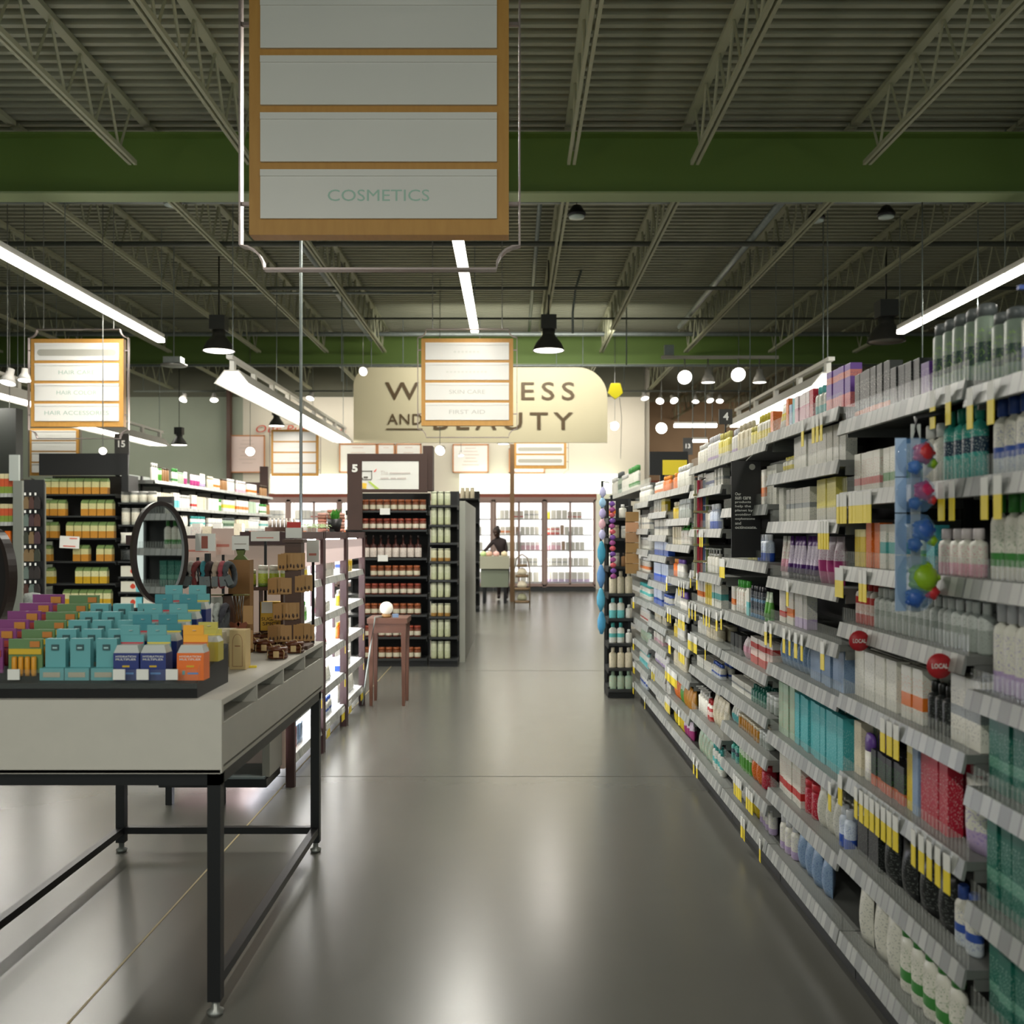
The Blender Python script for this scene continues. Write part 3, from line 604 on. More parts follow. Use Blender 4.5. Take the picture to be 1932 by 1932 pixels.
def bay(label, group, org, rot, Ln, levels, specs, where, depth=.4, top=None, rows=1, dark=False, fh=.05, tags=None, name='shelving_bay', railt=True, shm=None, zb=.0, plinth=.1, back=None, post=None, setback=.035):
    """levels from the top down; specs: per shelf 'kind:style:w:h:n;...' laid out from the picture's far/left end"""
    t = thing(name, label, 'shelving', org, rot, group); top = top or levels[0] + .12
    sm = shm or (shelfd if dark else shelfm)
    B((.001, depth, zb), (Ln - .001, depth + .03, top), back or backm).obj('back_panel', t)
    for x in (.013, Ln - .013): B((x - .012, depth - .02, zb), (x + .012, depth + .04, top), post or shelfd).obj('upright', t)
    if plinth: B((.003, .05, zb), (Ln - .003, depth, plinth), shelfd).obj('plinth', t)
    ca, sa = math.cos(rot), math.sin(rot)
    for i, z in enumerate(levels):
        key = (round(Ln, 3), depth, dark, railt, fh)
        if key not in SHM:
            mb = MB(); mb.box((.004, 0, -.022), (Ln - .004, depth, 0), sm); mb.box((.004, .02, -.05), (.012, depth, -.02), sm); mb.box((Ln - .012, .02, -.05), (Ln - .004, depth, -.02), sm)
            r = MB()
            r.prism([(0, 0), (.012, -.002), (.004, -.046), (-.008, -.044)], 0, 1, rail)
            # rail runs along x : rebuild with axes swapped
            r.bm.free(); r = MB(); P = [(-.004, .002), (.0, .002), (.0, -.02), (-.006, -.046), (-.014, -.044)]
            A = [r.bm.verts.new((.004, y, zz)) for y, zz in P]; C = [r.bm.verts.new((Ln - .004, y, zz)) for y, zz in P]
            r.face(A, rail); r.face(C[::-1], rail)
            for q in range(5): r.face([A[q], A[(q + 1) % 5], C[(q + 1) % 5], C[q]], rail)
            f = MB(); f.box((.006, .004, 0), (Ln - .006, .0065, fh), fence)
            SHM[key] = (mb.mesh('shelf'), r.mesh('price_rail'), f.mesh('front_fence'))
        a, r_, f_ = SHM[key]
        s = link('shelf', a, t, (0, 0, z))
        if railt: link('price_rail', r_, s)
        if fh and not dark: link('front_fence', f_, s)
        if tags and i in tags:
            for q in tags[i]:
                if ('tag',) not in SHM:
                    SHM[('tag',)] = B((-.016, -.019, -.1), (.016, -.017, -.045), yel).box((-.016, -.0192, -.045), (.016, -.0172, -.004), whitep).mesh('price_tag')
                link('price_tag', SHM[('tag',)], s, (q, 0, 0), (0, 0, random.uniform(-.1, .1)))
        if i < len(specs) and specs[i]:
            x = .015
            for it in specs[i].split(';'):
                p = it.split(':')
                if p[0] == 'gap': x += float(p[1]); continue
                kind, sty, w, h, n = p[0], p[1], float(p[2]), float(p[3]), int(p[4]); d = DW[kind]
                if kind in ('jar', 'can', 'foodjar', 'canister', 'vial'): d = w
                sh = ('%s shelf' % ORD[i]) if i == 0 else ('%s shelf down' % ORD[i])
                if i == len(levels) - 1 and i > 3: sh = 'lowest shelf'
                lab = '%s %s on %s, %s' % (STY[sty][0], noun(kind, w, h), sh, where)
                g = lab
                if lab in SEEN:
                    SEEN[lab] += 1; lab = lab.replace(' on ', ' of the %s run on ' % ['', 'second', 'third', 'fourth', 'fifth'][min(SEEN[lab] - 1, 4)], 1); g = lab
                else: SEEN[lab] = 1
                hi = (levels[i - 1] - z - .03) if i else 9
                h = min(h, hi)
                for k in range(n):
                    if x + w > Ln - .008: break
                    nr = rows if not isinstance(rows, dict) else rows.get(i, 1)
                    for rr in range(nr):
                        if rr and random.random() < .12: continue
                        lx = x + w / 2; ly = setback + rr * (d + .01) + random.uniform(0, .008)
                        put(kind, sty, w * (.88 if kind in ('juice', 'frozen', 'canister') else (.91 if kind == 'carton' else .95)), d, h, org[0] + lx * ca - ly * sa, org[1] + lx * sa + ly * ca, org[2] + z + .0005, rot + random.uniform(-.03, .03), lab, g)
                    x += w
                x += .006
    return t
RX = 1.08
BY = [8.763 - .915 * k for k in range(8)]   # far ends: G F E D C B A Z
def rb(k, label, levels, specs, where, **kw):
    return bay(label, 'bays of the long product wall', (RX, BY[k], 0), -PI / 2, .913, levels, specs, where, depth=.42, **kw)
def tg(*a):          # evenly spaced price tags: (start, step, count) triples
    out = []
    for s, d, n in a: out += [s + d * k for k in range(n)]
    return out
# A : the bay with the LOCAL discs
rb(6, 'grey product bay with two red LOCAL discs on its rail', [1.832, 1.599, 1.36, 1.176, .942, .688, .43, .16], [
 'carton:blackorange:.052:.15:6;carton:black:.05:.12:4;carton:purple:.06:.10:1;can:silvergreen:.058:.19:5',
 'carton:whitered:.06:.125:4;carton:whitegreen:.06:.125:3;jar:deepgreen:.06:.13:1;gap:.03;bottle:white:.062:.16:2;bottle:teal:.05:.19:4',
 'carton:yellow:.055:.12:2;carton:orange:.055:.14:2;carton:whiteteal:.055:.135:3;gap:.09;jar:green:.06:.13:1;carton:aqua:.06:.13:1;bottle:whitepink:.06:.12:4',
 'vial:redwhite:.04:.14:4;vial:clear:.045:.125:16',
 'carton:white:.09:.15:4;gap:.03;carton:whiteorange:.075:.15:2;bottle:black:.05:.13:3;carton:whitegrey:.09:.17:3',
 'carton:cream:.07:.17:1;stick:purplecap:.07:.15:1;carton:multi:.045:.11:6;carton:yellow:.045:.2:1;carton:lightblue:.045:.19:1;carton:red:.06:.19:3;gap:.04;pouch:whitelilac:.11:.18:2',
 'gap:.02;carton:black:.1:.12:2;pouch:black:.12:.15:4;bottle:whiteblue:.06:.15:3',
 'pouch:white:.12:.18:3;bottle:whitegreen:.08:.2:5'], 'LOCAL disc bay', rows={3: 2, 4: 2, 5: 2},
 tags={1: tg((.03, .032, 3), (.15, .032, 6), (.81, .06, 2)), 2: tg((.02, .04, 2), (.24, .035, 2)), 4: tg((.42, .05, 3)), 5: tg((.0 + .05, .001, 1), (.2, .045, 8), (.64, .05, 5)), 0: tg((.76, .09, 2))})
rb(7, 'product bay closest to the viewer with deep green cartons', [1.81, 1.599, 1.36, 1.10, .872, .60, .35, .16], [
 'can:silvergreen:.06:.17:2;pump:whiteblue:.09:.2:3;bottle:black:.06:.18:2',
 'bottle:whiteblue:.055:.18:3;pump:white:.09:.19:3', 'bottle:whitegreen:.055:.2:8', 'bottle:whitelilac:.055:.21:4;carton:deepgreen:.06:.18:4',
 'carton:deepgreen:.055:.17:9', 'carton:deepgreen:.055:.2:9', 'carton:deepgreen:.06:.16:8', 'pouch:white:.1:.14:5'], 'deep green carton bay', rows={3: 2, 4: 2}, tags={0: tg((.05, .1, 2)), 1: tg((.12, .06, 2))})
rb(5, 'product bay with purple cartons on top and aqua cartons low', [1.885, 1.71, 1.513, 1.286, 1.1, .925, .64, .40, .16], [
 'tube:whiteyellow:.045:.12:2;carton:orange:.04:.13:1;carton:lightblue:.04:.1:1;carton:aqua:.04:.12:1;carton:pinkwhite:.05:.12:4;carton:red:.045:.12:1;bottle:aquawhite:.045:.12:3;carton:purplepink:.06:.15:5',
 'gap:.04;bottle:whiteyellow:.04:.07:4;carton:white:.062:.135:10',
 'tallbox:white:.08:.14:1;gap:.03;carton:whitegrey:.055:.13:6;gap:.05;carton:paleyellow:.06:.15:4',
 'tube:whitepink:.055:.17:2;tube:purplewhite:.055:.17:7;pouch:magenta:.08:.17:3',
 'carton:whitered:.055:.13:2;carton:whiteorange:.055:.13:2;carton:whitelilac:.055:.13:3;gap:.32',
 'pouch:lightblue:.06:.13:7;carton:lightblue:.065:.16:6',
 'carton:palegreen:.075:.21:3;carton:aqua:.065:.2:9',
 'carton:whitered:.065:.16:5;jar:red:.08:.13:2;pouch:white:.08:.14:3;bottle:bluewhite:.06:.14:2;pouch:green:.1:.16:1',
 'bottle:whitelilac:.07:.14:3;pouch:lightblue:.1:.14:4'], 'purple carton bay', rows={5: 2, 6: 2, 7: 2},
 tags={0: tg((.68, .045, 3), (.55, .1, 1)), 2: tg((.75, .03, 4)), 3: tg((.35, .05, 1)), 4: tg((.02, .08, 2), (.3, .08, 4), (.78, .08, 1)), 6: tg((.86, .01, 1))})
rb(4, 'product bay carrying the black sun care sign', [1.86, 1.59, 1.342, 1.077, .866, .685, .51, .32, .16], [
 'bottle:whitelilac:.045:.13:3;bottle:cream:.045:.14:6;jar:paleyellow:.05:.1:2;bottle:whiteyellow:.05:.14:5;carton:orange:.05:.13:1',
 'carton:white:.07:.15:2;gap:.3;carton:whiteorange:.09:.16:3;carton:white:.08:.17:2',
 'bottle:white:.06:.15:3;pump:whiteyellow:.06:.16:2;tube:paleyellow:.05:.15:4;bottle:bluewhite:.05:.12:4',
 'carton:whiteorange:.05:.12:2;bottle:greencap:.055:.16:4;carton:aquawhite:.035:.13:2;can:blackblue:.045:.15:5;tube:green:.05:.13:2',
 'carton:black:.08:.1:3;pouch:pinkwhite:.05:.1:3;carton:redwhite:.05:.12:8',
 'tallbox:whitegrey:.14:.06:3;vial:deepgreen:.04:.08:6;jar:clear:.06:.08:3',
 'pouch:aquawhite:.05:.09:3;jar:amber:.045:.07:9;jar:clear:.05:.07:3',
 'bottle:teal:.05:.1:3;bottle:green:.05:.14:5;pouch:orange:.08:.12:2;jar:red:.07:.1:1',
 'pouch:white:.1:.13:3;pouch:yellow:.08:.13:3;bottle:whitelilac:.06:.12:4'], 'sun care sign bay', rows={4: 2, 5: 3, 6: 3, 7: 2},
 tags={2: tg((.02, .03, 4)), 3: tg((.05, .1, 1)), 7: tg((.35, .045, 4), (.6, .045, 3)), 8: tg((.5, .05, 2), (.84, .05, 1))})
rb(3, 'product bay just behind the black sun care sign', [1.86, 1.717, 1.489, 1.242, 1.06, .87, .674, .402, .16], [
 'bottle:white:.045:.13:6;bottle:whitelilac:.045:.15:7;bottle:paleyellow:.05:.14:5', 'carton:white:.06:.10:4;tallbox:whiteblue:.13:.09:2;carton:whitegrey:.05:.1:4',
 'pump:white:.06:.14:6;bottle:bluewhite:.05:.14:4', 'bottle:whitered:.05:.12:4;pump:white:.07:.14:5', 'carton:whiteorange:.06:.13:4;carton:yellow:.06:.14:3;carton:whiteteal:.06:.13:4',
 'bottle:white:.06:.1:4;jar:cream:.06:.08:5', 'tallbox:white:.2:.06:2;vial:whiteblue:.04:.08:6', 'pump:white:.07:.15:4;bottle:redwhite:.06:.12:2;pouch:cream:.09:.17:4', 'pouch:palegreen:.1:.14:4;bottle:whiteteal:.07:.14:4'], 'bay behind sun care sign', rows={6: 2, 5: 2},
 tags={2: tg((.4, .06, 2)), 3: tg((.1, .2, 2)), 4: tg((.05, .1, 3), (.5, .08, 3), (.85, .05, 1)), 5: tg((.03, .05, 6), (.55, .1, 1)), 8: tg((.2, .1, 2))})
rb(2, 'product bay beside the colourful hanging pen strip', [1.76, 1.56, 1.39, 1.17, .964, .755, .56, .345, .16], [
 'bottle:orange:.05:.12:3;bottle:white:.06:.15:8', 'bottle:yellow:.06:.12:3;bottle:clear:.06:.13:7', 'carton:cream:.08:.12:4;pump:greencap:.08:.15:4', 'bottle:orange:.05:.12:3;bottle:purplecap:.05:.12:5',
 'tube:white:.05:.12:6;stick:purplecap:.05:.12:4', 'bottle:yellow:.05:.12:3;bottle:white:.05:.11:5', 'bottle:cream:.06:.13:8', 'pouch:orange:.08:.14:3;pouch:green:.07:.14:2;pouch:amber:.09:.14:4', 'pouch:yellow:.1:.13:4;pouch:magenta:.09:.12:3'], 'pen strip bay',
 tags={3: tg((.1, .15, 1), (.6, .09, 3)), 4: tg((.15, .1, 2), (.6, .06, 4)), 5: tg((.2, .05, 2), (.6, .06, 4)), 6: tg((.05, .05, 10)), 7: tg((.03, .05, 5), (.5, .1, 2))})
rb(1, 'product bay with blue and white lit wipes packs', [1.76, 1.62, 1.45, 1.30, 1.1, .92, .79, .63, .46, .31, .16], [
 'bottle:whiteorange:.06:.1:7;bottle:orange:.06:.12:5', 'carton:white:.07:.1:5;carton:yellow:.07:.1:3', 'carton:whitegrey:.09:.12:8', 'tallbox:bluewhite:.12:.1:6', 'tallbox:bluewhite:.12:.14:6',
 'tallbox:bluewhite:.14:.12:3;jar:whiteblue:.1:.1:3', 'carton:cream:.2:.06:3', 'carton:whitepink:.08:.07:6', 'pouch:whitelilac:.1:.1:6', 'tallbox:white:.2:.09:4', 'pouch:white:.13:.1:5'], 'blue wipes bay', tags={8: tg((.3, .1, 2))})
rb(0, 'product bay at the far end beside the dark endcap rack', [1.72, 1.5, 1.33, 1.14, .91, .725, .545, .344, .16], [
 'bottle:white:.06:.14:10', 'carton:whitegrey:.09:.1:7', 'jar:white:.08:.1:8', 'bottle:whiteorange:.07:.12:8', 'jar:whiteteal:.09:.13:7', 'bottle:whitered:.07:.1:8', 'pouch:palegreen:.09:.1:7', 'bottle:aquawhite:.06:.12:9', 'bottle:whiteblue:.07:.13:7'], 'last bay by endcap rack',
 tags={4: tg((.03, .05, 2)), 6: tg((.03, .05, 2)), 7: tg((.03, .05, 3)), 8: tg((.03, .05, 2), (.8, .05, 1))})
# LOCAL discs
redm = mat('disc red', (176, 34, 42), .45)
for Y, w in ((3.0, 'red round LOCAL disc on the price rail farther from the viewer'), (2.437, 'larger looking red round LOCAL disc on the price rail nearer the deep green cartons')):
    t = tag(MB().lathe([(0, 0), (.031, 0), (.031, .003), (0, .003)], redm, seg=28, M=Matrix.Rotation(PI / 2, 4, 'X')).obj('shelf_disc', None, (RX - .034, Y, 1.144), (0, 0, 0)), w, 'shelf talker', 'red LOCAL shelf discs')
    text('lettering', 'LOCAL', -.02, .02, -.006, .006, -.0045, inkw, t, bold=.02)
    B((-.008, .0005, -.012), (.036, .003, .008), mat('talker clip', (186, 60, 66), .5)).obj('clip', t)
# black sun care sign
Y = 4.42; t = thing('sun_care_sign', 'black hanging sign with white text about sun care products', 'sign', (XU(1380, Y), Y, ZV(1052, Y))); w = XU(1436, Y) - XU(1380, Y); h = ZV(870, Y) - ZV(1052, Y)
B((0, 0, 0), (w, .006, h), blkp).obj('board', t, bevel=.0015)
MB().lathe([(.0135, 0), (.0135, .001)], mat('grey emblem', (160, 160, 150), .5), seg=24, M=Matrix.Translation((XU(1419, Y) - XU(1380, Y), -.0005, ZV(881, Y) - ZV(1052, Y))) @ Matrix.Rotation(PI / 2, 4, 'X')).obj('round_emblem', t)
v = 932
for s_ in ('Our', 'sun care', 'products', 'help the', 'planet by', 'avoiding', 'oxybenzone', 'and', 'octinoxate.'):
    q = .0072; text('lettering', s_, .016, .016 + len(s_) * .0088, ZV(v + 2.6, Y) - ZV(1052, Y), ZV(v - 3, Y) - ZV(1052, Y), -.0012, inkw, t, bold=.02); v += 7.9
MB().tube([(w * .5, .003, h), (w * .9, .003, h + .05), (RX + .02 - XU(1380, Y), .003, h + .055)], .003, steel, 5).obj('hook', t)
# clip strips
def cstrip(name, label, cat, X, Y, z0, z1, n, build, rz=0):
    t = thing(name, label, cat, (X, Y, z0), rz); B((-.012, 0, 0), (.012, .003, z1 - z0), mat('clip strip plastic', (170, 175, 172), .4)).obj('strip', t)
    return t
Y = 5.75; x0 = XU(1310, Y); t = cstrip('pen_strip', 'hanging clip strip of pink, red and green pens', 'clip strip', x0 + .04, Y, ZV(1092, Y), ZV(900, Y), 0, None)
hh = ZV(905, Y) - ZV(1092, Y)
for k in range(6):
    for j, c in enumerate(((176, 178, 150), (190, 40, 70), (180, 60, 60), (90, 110, 150), (130, 150, 90))):
        B((-.042 + j * .017, -.012, k * hh / 6 + .012), (-.029 + j * .017, -.001, (k + 1) * hh / 6 - .004), mat('pen%d' % j, c, .4)).obj('pen', t)
    B((-.046, -.002, k * hh / 6), (.046, 0, k * hh / 6 + .013), mat('pen card', (190, 180, 130), .5)).obj('card', t)
MB().tube([(0, 0, hh), (.05, -.01, hh + .02), (.12, 0, hh + .03)], .003, blk, 5).obj('hook', t)
# bubble packs
Y = 2.5; t = cstrip('teether_strip', 'hanging strip of four blue bubble packed toys with red and green balls', 'clip strip', XU(1728, Y), Y, ZV(1155, Y), ZV(800, Y), 0, None)
z_ = ZV(1155, Y); bl = clear('blue bubble', (110, 160, 215), .28, .06)
blue = mat('toy blue', (50, 95, 175), .35); tr = mat('toy red', (196, 44, 50), .35); tp = mat('toy pink', (196, 40, 96), .35); tgm = mat('toy green', (140, 180, 30), .35)
for k, (v0, v1, c1, c2) in enumerate(((825, 902, tr, tgm), (898, 968, tp, tr), (968, 1048, blue, tgm), (1046, 1155, tgm, tr))):
    zc = (ZV(v0, Y) + ZV(v1, Y)) / 2 - z_; r = (ZV(v0, Y) - ZV(v1, Y)) / 2
    p = MB().lathe([(0, -r), (.025, -r * .92), (.043, -r * .55), (.05, 0), (.045, r * .5), (.03, r * .9), (0, r)], bl, (0, 0, zc), 18, 1, .6).obj('bubble', t)
    def ball(n, cx, cz, rr, m):
        mb = MB().lathe([(0, -rr)] + [(rr * math.cos(a), rr * math.sin(a)) for a in [-PI / 3, -PI / 6, 0, PI / 6, PI / 3]] + [(0, rr)], m, (cx, -.012, zc + cz), 14, 1, .8)
        for a in range(5): mb.lathe([(0, -rr * .42), (rr * .4, -.1 * rr), (rr * .4, .1 * rr), (0, rr * .42)], m, (cx + rr * .8 * math.cos(a * 1.256), -.012, zc + cz + rr * .8 * math.sin(a * 1.256)), 8)
        mb.obj(n, p)
    ball('toy_ball', .014, r * .2, r * .5, c1); ball('toy_ball', -.008, -r * .48, r * .32, blue); ball('toy_ball', .036, -r * .3, r * .24, c2)
    B((-.05, .004, zc - r * .97), (-.022, .007, zc + r * .97), mat('toy card', (150, 175, 205), .5)).obj('card', p)
MB().tube([(0, 0, ZV(826, Y) - z_), (0, 0, ZV(790, Y) - z_), (.12, .0, ZV(765, Y) - z_)], .008, blk, 6).obj('hook', t)
# ------------------------------------------------------------------ endcap rack at the far end
Y = 8.8; ex0, ex1 = XU(1147, Y), XU(1199, Y)
EL = [1.60, 1.42, 1.17, .93, .71, .49, .27, .08]
bay('narrow dark endcap rack closing the product wall', None, (ex0, Y, 0), 0, ex1 - ex0, EL, ['carton:whiteorange:.06:.15:1;gap:.02;bottle:white:.07:.12:2', 'jar:cream:.1:.12:1;jar:white:.08:.11:1', 'jar:white:.1:.12:1;bottle:brown:.06:.12:1', 'bottle:cream:.07:.2:3', 'bottle:aquawhite:.07:.18:2;bottle:white:.06:.12:1', 'bottle:whiteteal:.07:.18:2;bottle:white:.06:.12:1', 'bottle:cream:.07:.18:3', 'bottle:palegreen:.07:.16:3'], 'dark endcap rack', depth=.34, top=1.78, dark=True, railt=False, name='endcap_rack')
for nm, lab, cat, u0, u1, v0, v1, n, cols in (('toy_strip', 'twisted strip of pink and purple beaded packs hanging on the dark rack', 'clip strip', 1148, 1160, 945, 1092, 14, [(150, 70, 130), (110, 70, 150), (190, 80, 90)]),
    ('bag_strip', 'strip of shiny blue bags hanging beside the dark rack', 'clip strip', 1126, 1142, 1020, 1196, 4, [(70, 150, 190), (80, 165, 195), (90, 140, 190), (60, 150, 180)]),
    ('pastel_strip', 'strip of pastel pink and lilac packs above the blue bags', 'clip strip', 1130, 1143, 918, 1018, 5, [(190, 190, 225), (225, 180, 190), (180, 170, 215), (150, 190, 220)]),
    ('box_strip', 'strip of small brown kraft boxes hanging by the far product bay', 'clip strip', 1180, 1204, 965, 1082, 6, [(150, 118, 72), (160, 125, 80), (150, 118, 72), (160, 125, 90), (185, 140, 105)])):
    y = 8.62; t = thing(nm, lab, cat, (XU((u0 + u1) / 2, y), y, ZV(v1, y))); hw = (XU(u1, y) - XU(u0, y)) / 2; hh = (ZV(v0, y) - ZV(v1, y))
    B((-.01, .01, 0), (.01, .014, hh + .05), blk).obj('strip', t); MB().tube([(0, .012, hh + .045), ((XU(1150, 8.8) if u0 < 1170 else 1.0) + .0 - XU((u0 + u1) / 2, y), .2, hh + .045)], .004, blk, 5).obj('hook', t)
    for k in range(n):
        m = mat('%s_%d' % (nm, k % len(cols)), cols[k % len(cols)], .35); za = k * hh / n; zb_ = (k + 1) * hh / n - .004; dx = random.uniform(-.1, .1) * hw + (hw * .5 * (1 - k / n) if nm == 'toy_strip' else 0)
        if nm == 'box_strip': B((-hw + dx * .2, -.04, za), (hw + dx * .2, .008, zb_), m).obj('pack', t, bevel=.002)
        else: MB().lathe([(hw * .3, 0), (hw * .95, (zb_ - za) * .3), (hw, (zb_ - za) * .6), (hw * .5, (zb_ - za) * .92), (hw * .2, zb_ - za)], m, (dx, -.015, za), 10, 1, .45).obj('pack', t)
# second gondola beyond, seen over and past the first
bay('further shelving run beyond the dark endcap rack', None, (1.32, 13.6, 0), -PI / 2, 4.1, [1.95, 1.6, 1.25, .9, .5, .16], ['bottle:white:.09:.25:6;gap:.2;bottle:silvergreen:.1:.28:5;bottle:white:.09:.22:8;bottle:whitegreen:.1:.26:8', 'bottle:whiteorange:.09:.2:12', 'bottle:white:.09:.2:8;gap:.4;bottle:whiteblue:.09:.2:6'], 'run beyond the endcap rack', depth=.45, top=2.0)
Y = 9.3; t = thing('shelf_header', 'black shelf header with a yellow card behind the far product bay', 'header', (XU(1226, Y), Y, ZV(896, Y)))
B((0, 0, 0), (XU(1298, Y) - XU(1226, Y), .05, ZV(852, Y) - ZV(896, Y)), blkp).obj('board', t); B((XU(1250, Y) - XU(1226, Y), -.006, 0), (XU(1296, Y) - XU(1226, Y), 0, ZV(868, Y) - ZV(896, Y)), yel).obj('yellow_card', t)
B((.1, .02, .001 - ZV(896, Y)), (.14, .05, 0), blk).obj('post', t)
def numsign(txt, lab, u0, u1, v0, v1, y, drop):
    t = thing('aisle_number_sign', lab, 'sign', (XU(u0, y), y, ZV(v1, y))); w = XU(u1, y) - XU(u0, y); h = ZV(v0, y) - ZV(v1, y)
    B((0, 0, 0), (w, .03, h), mat('sign charcoal', (52, 50, 46), .5)).obj('board', t); text('lettering', txt, w * .25, w * .75, h * .25, h * .78, -.003, inkw, t, keep=True, bold=.03)
    if drop: B((w * .45, .01, drop - ZV(v1, y)), (w * .55, .03, 0), blk).obj('post', t)
numsign('4', 'small black sign with number four above the shelf tops', 1357, 1382, 772, 800, 9.25, .001)
numsign('13', 'small black sign with number thirteen before the maroon wall', 1289, 1307, 826, 858, 16, .01)
numsign('15', 'small dark sign with number fifteen on the juice shelf header', 216, 243, 818, 858, 13.155, 0)
# ------------------------------------------------------------------ aisle five endcap
Y = 10.9; ax0, ax1 = XU(684, Y), XU(806, Y)
lv = [ZV(v, Y) for v in (963, 999, 1053, 1088, 1122, 1160, 1202, 1243)]
jar = 'foodjar:%s:.079:%s:%d'
xs = XU(651, Y)
wl = ax1 - xs
STY['jam'] = ('orange lidded', [(0, (120, 62, 40)), (.16, (214, 206, 184)), (.66, (120, 66, 42))], (110, 130, 80), (172, 98, 58))
STY['jamred'] = ('red lidded', [(0, (112, 50, 38)), (.16, (216, 208, 190)), (.66, (112, 54, 42))], (110, 130, 80), (158, 74, 56))
STY['sauce'] = ('dark glass', [(0, (48, 24, 20)), (.05, (215, 205, 195)), (.52, (48, 24, 20))], (120, 60, 50), (40, 24, 22))
STY['sage'] = ('sage green', [(0, (190, 192, 150)), (.1, (196, 200, 165)), (.5, (205, 208, 180))], (110, 140, 90), (200, 205, 180))
STY['sagebrown'] = ('cream and brown', [(0, (170, 130, 70)), (.3, (206, 204, 172))], (140, 120, 80), (200, 200, 175))
bay('aisle five endcap shelving filled with jars', None, (xs, Y, 0), 0, wl, lv, [jar % ('jam', '.12', 11), jar % ('jamred', '.12', 11), 'sauce:sauce:.082:.25:10', 'gap:.25;' + jar % ('jam', '.12', 8), 'gap:.18;' + jar % ('jamred', '.12', 8), 'gap:.18;' + jar % ('jam', '.12', 8), 'gap:.18;' + jar % ('jamred', '.12', 8), 'gap:.18;' + jar % ('jam', '.12', 8)], 'aisle five endcap', depth=.4, top=ZV(928, Y), dark=True, railt=False, name='endcap_shelving', plinth=.07, setback=.03, tags=None)
for v in (963, 999, 1053, 1088, 1122, 1160, 1202, 1243, 930): pass
W0 = XU(809, Y); bay('slim side shelving of sage green canisters beside aisle five endcap', None, (W0, Y - .02, 0), 0, XU(864, Y) - W0, [ZV(v, Y) for v in (953, 990, 1024, 1059, 1094, 1127, 1163, 1202, 1243)],
  ['canister:sage:.075:.15:4'] + ['canister:sage:.075:.19:4', 'canister:sage:.075:.19:4', 'canister:sagebrown:.075:.14:4', 'canister:sage:.075:.19:4', 'canister:sage:.075:.19:4', 'canister:sagebrown:.075:.14:4', 'canister:sage:.075:.19:4', 'canister:sage:.075:.19:4'], 'side shelving by aisle five', depth=.32, top=ZV(925, Y), dark=True, railt=False, name='endcap_shelving', plinth=.07, setback=.02)
Yh = Y - .06; t = thing('aisle_header', 'brown aisle five header board holding a white poster', 'header', (XU(655, Yh), Yh, 0)); w = lambda u: XU(u, Yh) - XU(655, Yh); zz = lambda v: ZV(v, Yh)
mb = MB(); mb.box((0, 0, zz(1000)), (w(683), .05, zz(856)), brn); mb.box((w(683), 0, zz(870)), (w(806), .05, zz(856)), brn); mb.box((w(683), 0, zz(929)), (w(806), .05, zz(923)), brn); mb.box((w(790), 0, zz(923)), (w(806), .05, zz(870)), brn)
mb.box((w(797), .06, zz(925)), (w(815), .3, zz(840)), brn); mb.obj('header_board', t)
text('lettering', '5', w(664), w(675), zz(891), zz(876), -.004, inkw, t, bold=.05)
p = B((w(683), .004, zz(923)), (w(790), .02, zz(870)), whitep).obj('poster', t)
mb = MB(); gm = mat('poster grey', (110, 104, 96), .6)
for a, b in (((683, 901), (684.5, 905)), ((683, 888), (702, 889.5)), ((700.5, 888), (702, 904)), ((684, 904), (701, 905.5)), ((686, 899), (694, 902))): mb.box((w(a[0]), -.001, zz(b[1])), (w(b[0]), .004, zz(a[1])), gm)
mb.obj('emblem', p)
text('lettering', 'The', w(718), w(732), zz(895), zz(888), 0, mat('pale poster ink', (205, 196, 190), .6), p)
mb = MB()
for a, b, c in ((735, 774, 891), (718, 733, 901), (737, 747, 901), (749, 766, 901)): mb.box((w(a), -.001, zz(c + 3)), (w(b), .004, zz(c)), MATS['pale poster ink'])
mb.obj('faint_print', p)
mb = MB(); mb.prism([(w(694), zz(908)), (w(698), zz(908)), (w(716), zz(922.5)), (w(708), zz(922.5))], -.001, .004, mat('leaf green', (185, 210, 100), .6)); mb.prism([(w(683.5), zz(911)), (w(692), zz(912)), (w(691), zz(922)), (w(684), zz(922))], -.001, .004, mat('fruit yellow', (240, 200, 70), .6)); mb.prism([(w(705), zz(889)), (w(711), zz(884)), (w(709), zz(889)), (w(706), zz(891))], -.001, .004, mat('chilli pink', (235, 120, 110), .6)); mb.obj('fruit_print', p)
for i, (u, v, lab) in enumerate(((727, 965, 'white card on the upper jar shelf of aisle five'), (723, 1053, 'white card on the shelf holding dark glass bottles'))):
    tag(B((-.055, -.012, -.035), (.055, -.01, .035), whitep).obj('shelf_card', None, (XU(u, Y), Y - .02, ZV(v, Y)), bevel=.002), lab, 'card', None)
# grey run end behind it, and the further sage shelf
tag(B((XU(866, 11.3), 11.3, 0), (XU(886, 11.3) - .05, 14.5, ZV(945, 11.3)), noisy('run end grey', (168, 170, 158), (156, 158, 148), 2, .5)).obj('shelf_end_panel'), 'pale grey side panel of the run behind aisle five', 'panel')
Y2 = 18.4; bay('further short shelving of small sage packs past the grey panel', None, (XU(866, Y2), Y2, 0), 0, XU(904, Y2) - XU(866, Y2), [ZV(v, Y2) for v in (940, 985, 1020, 1060, 1090, 1118, 1147)], ['canister:cream:.09:.2:4', 'canister:redwhite:.09:.2:2;canister:white:.09:.2:2', 'canister:redwhite:.09:.2:2;canister:cream:.09:.2:2'] + ['canister:sage:.09:.22:4'] * 4, 'further short shelving', depth=.4, top=ZV(925, Y2), dark=True, railt=False, name='endcap_shelving')
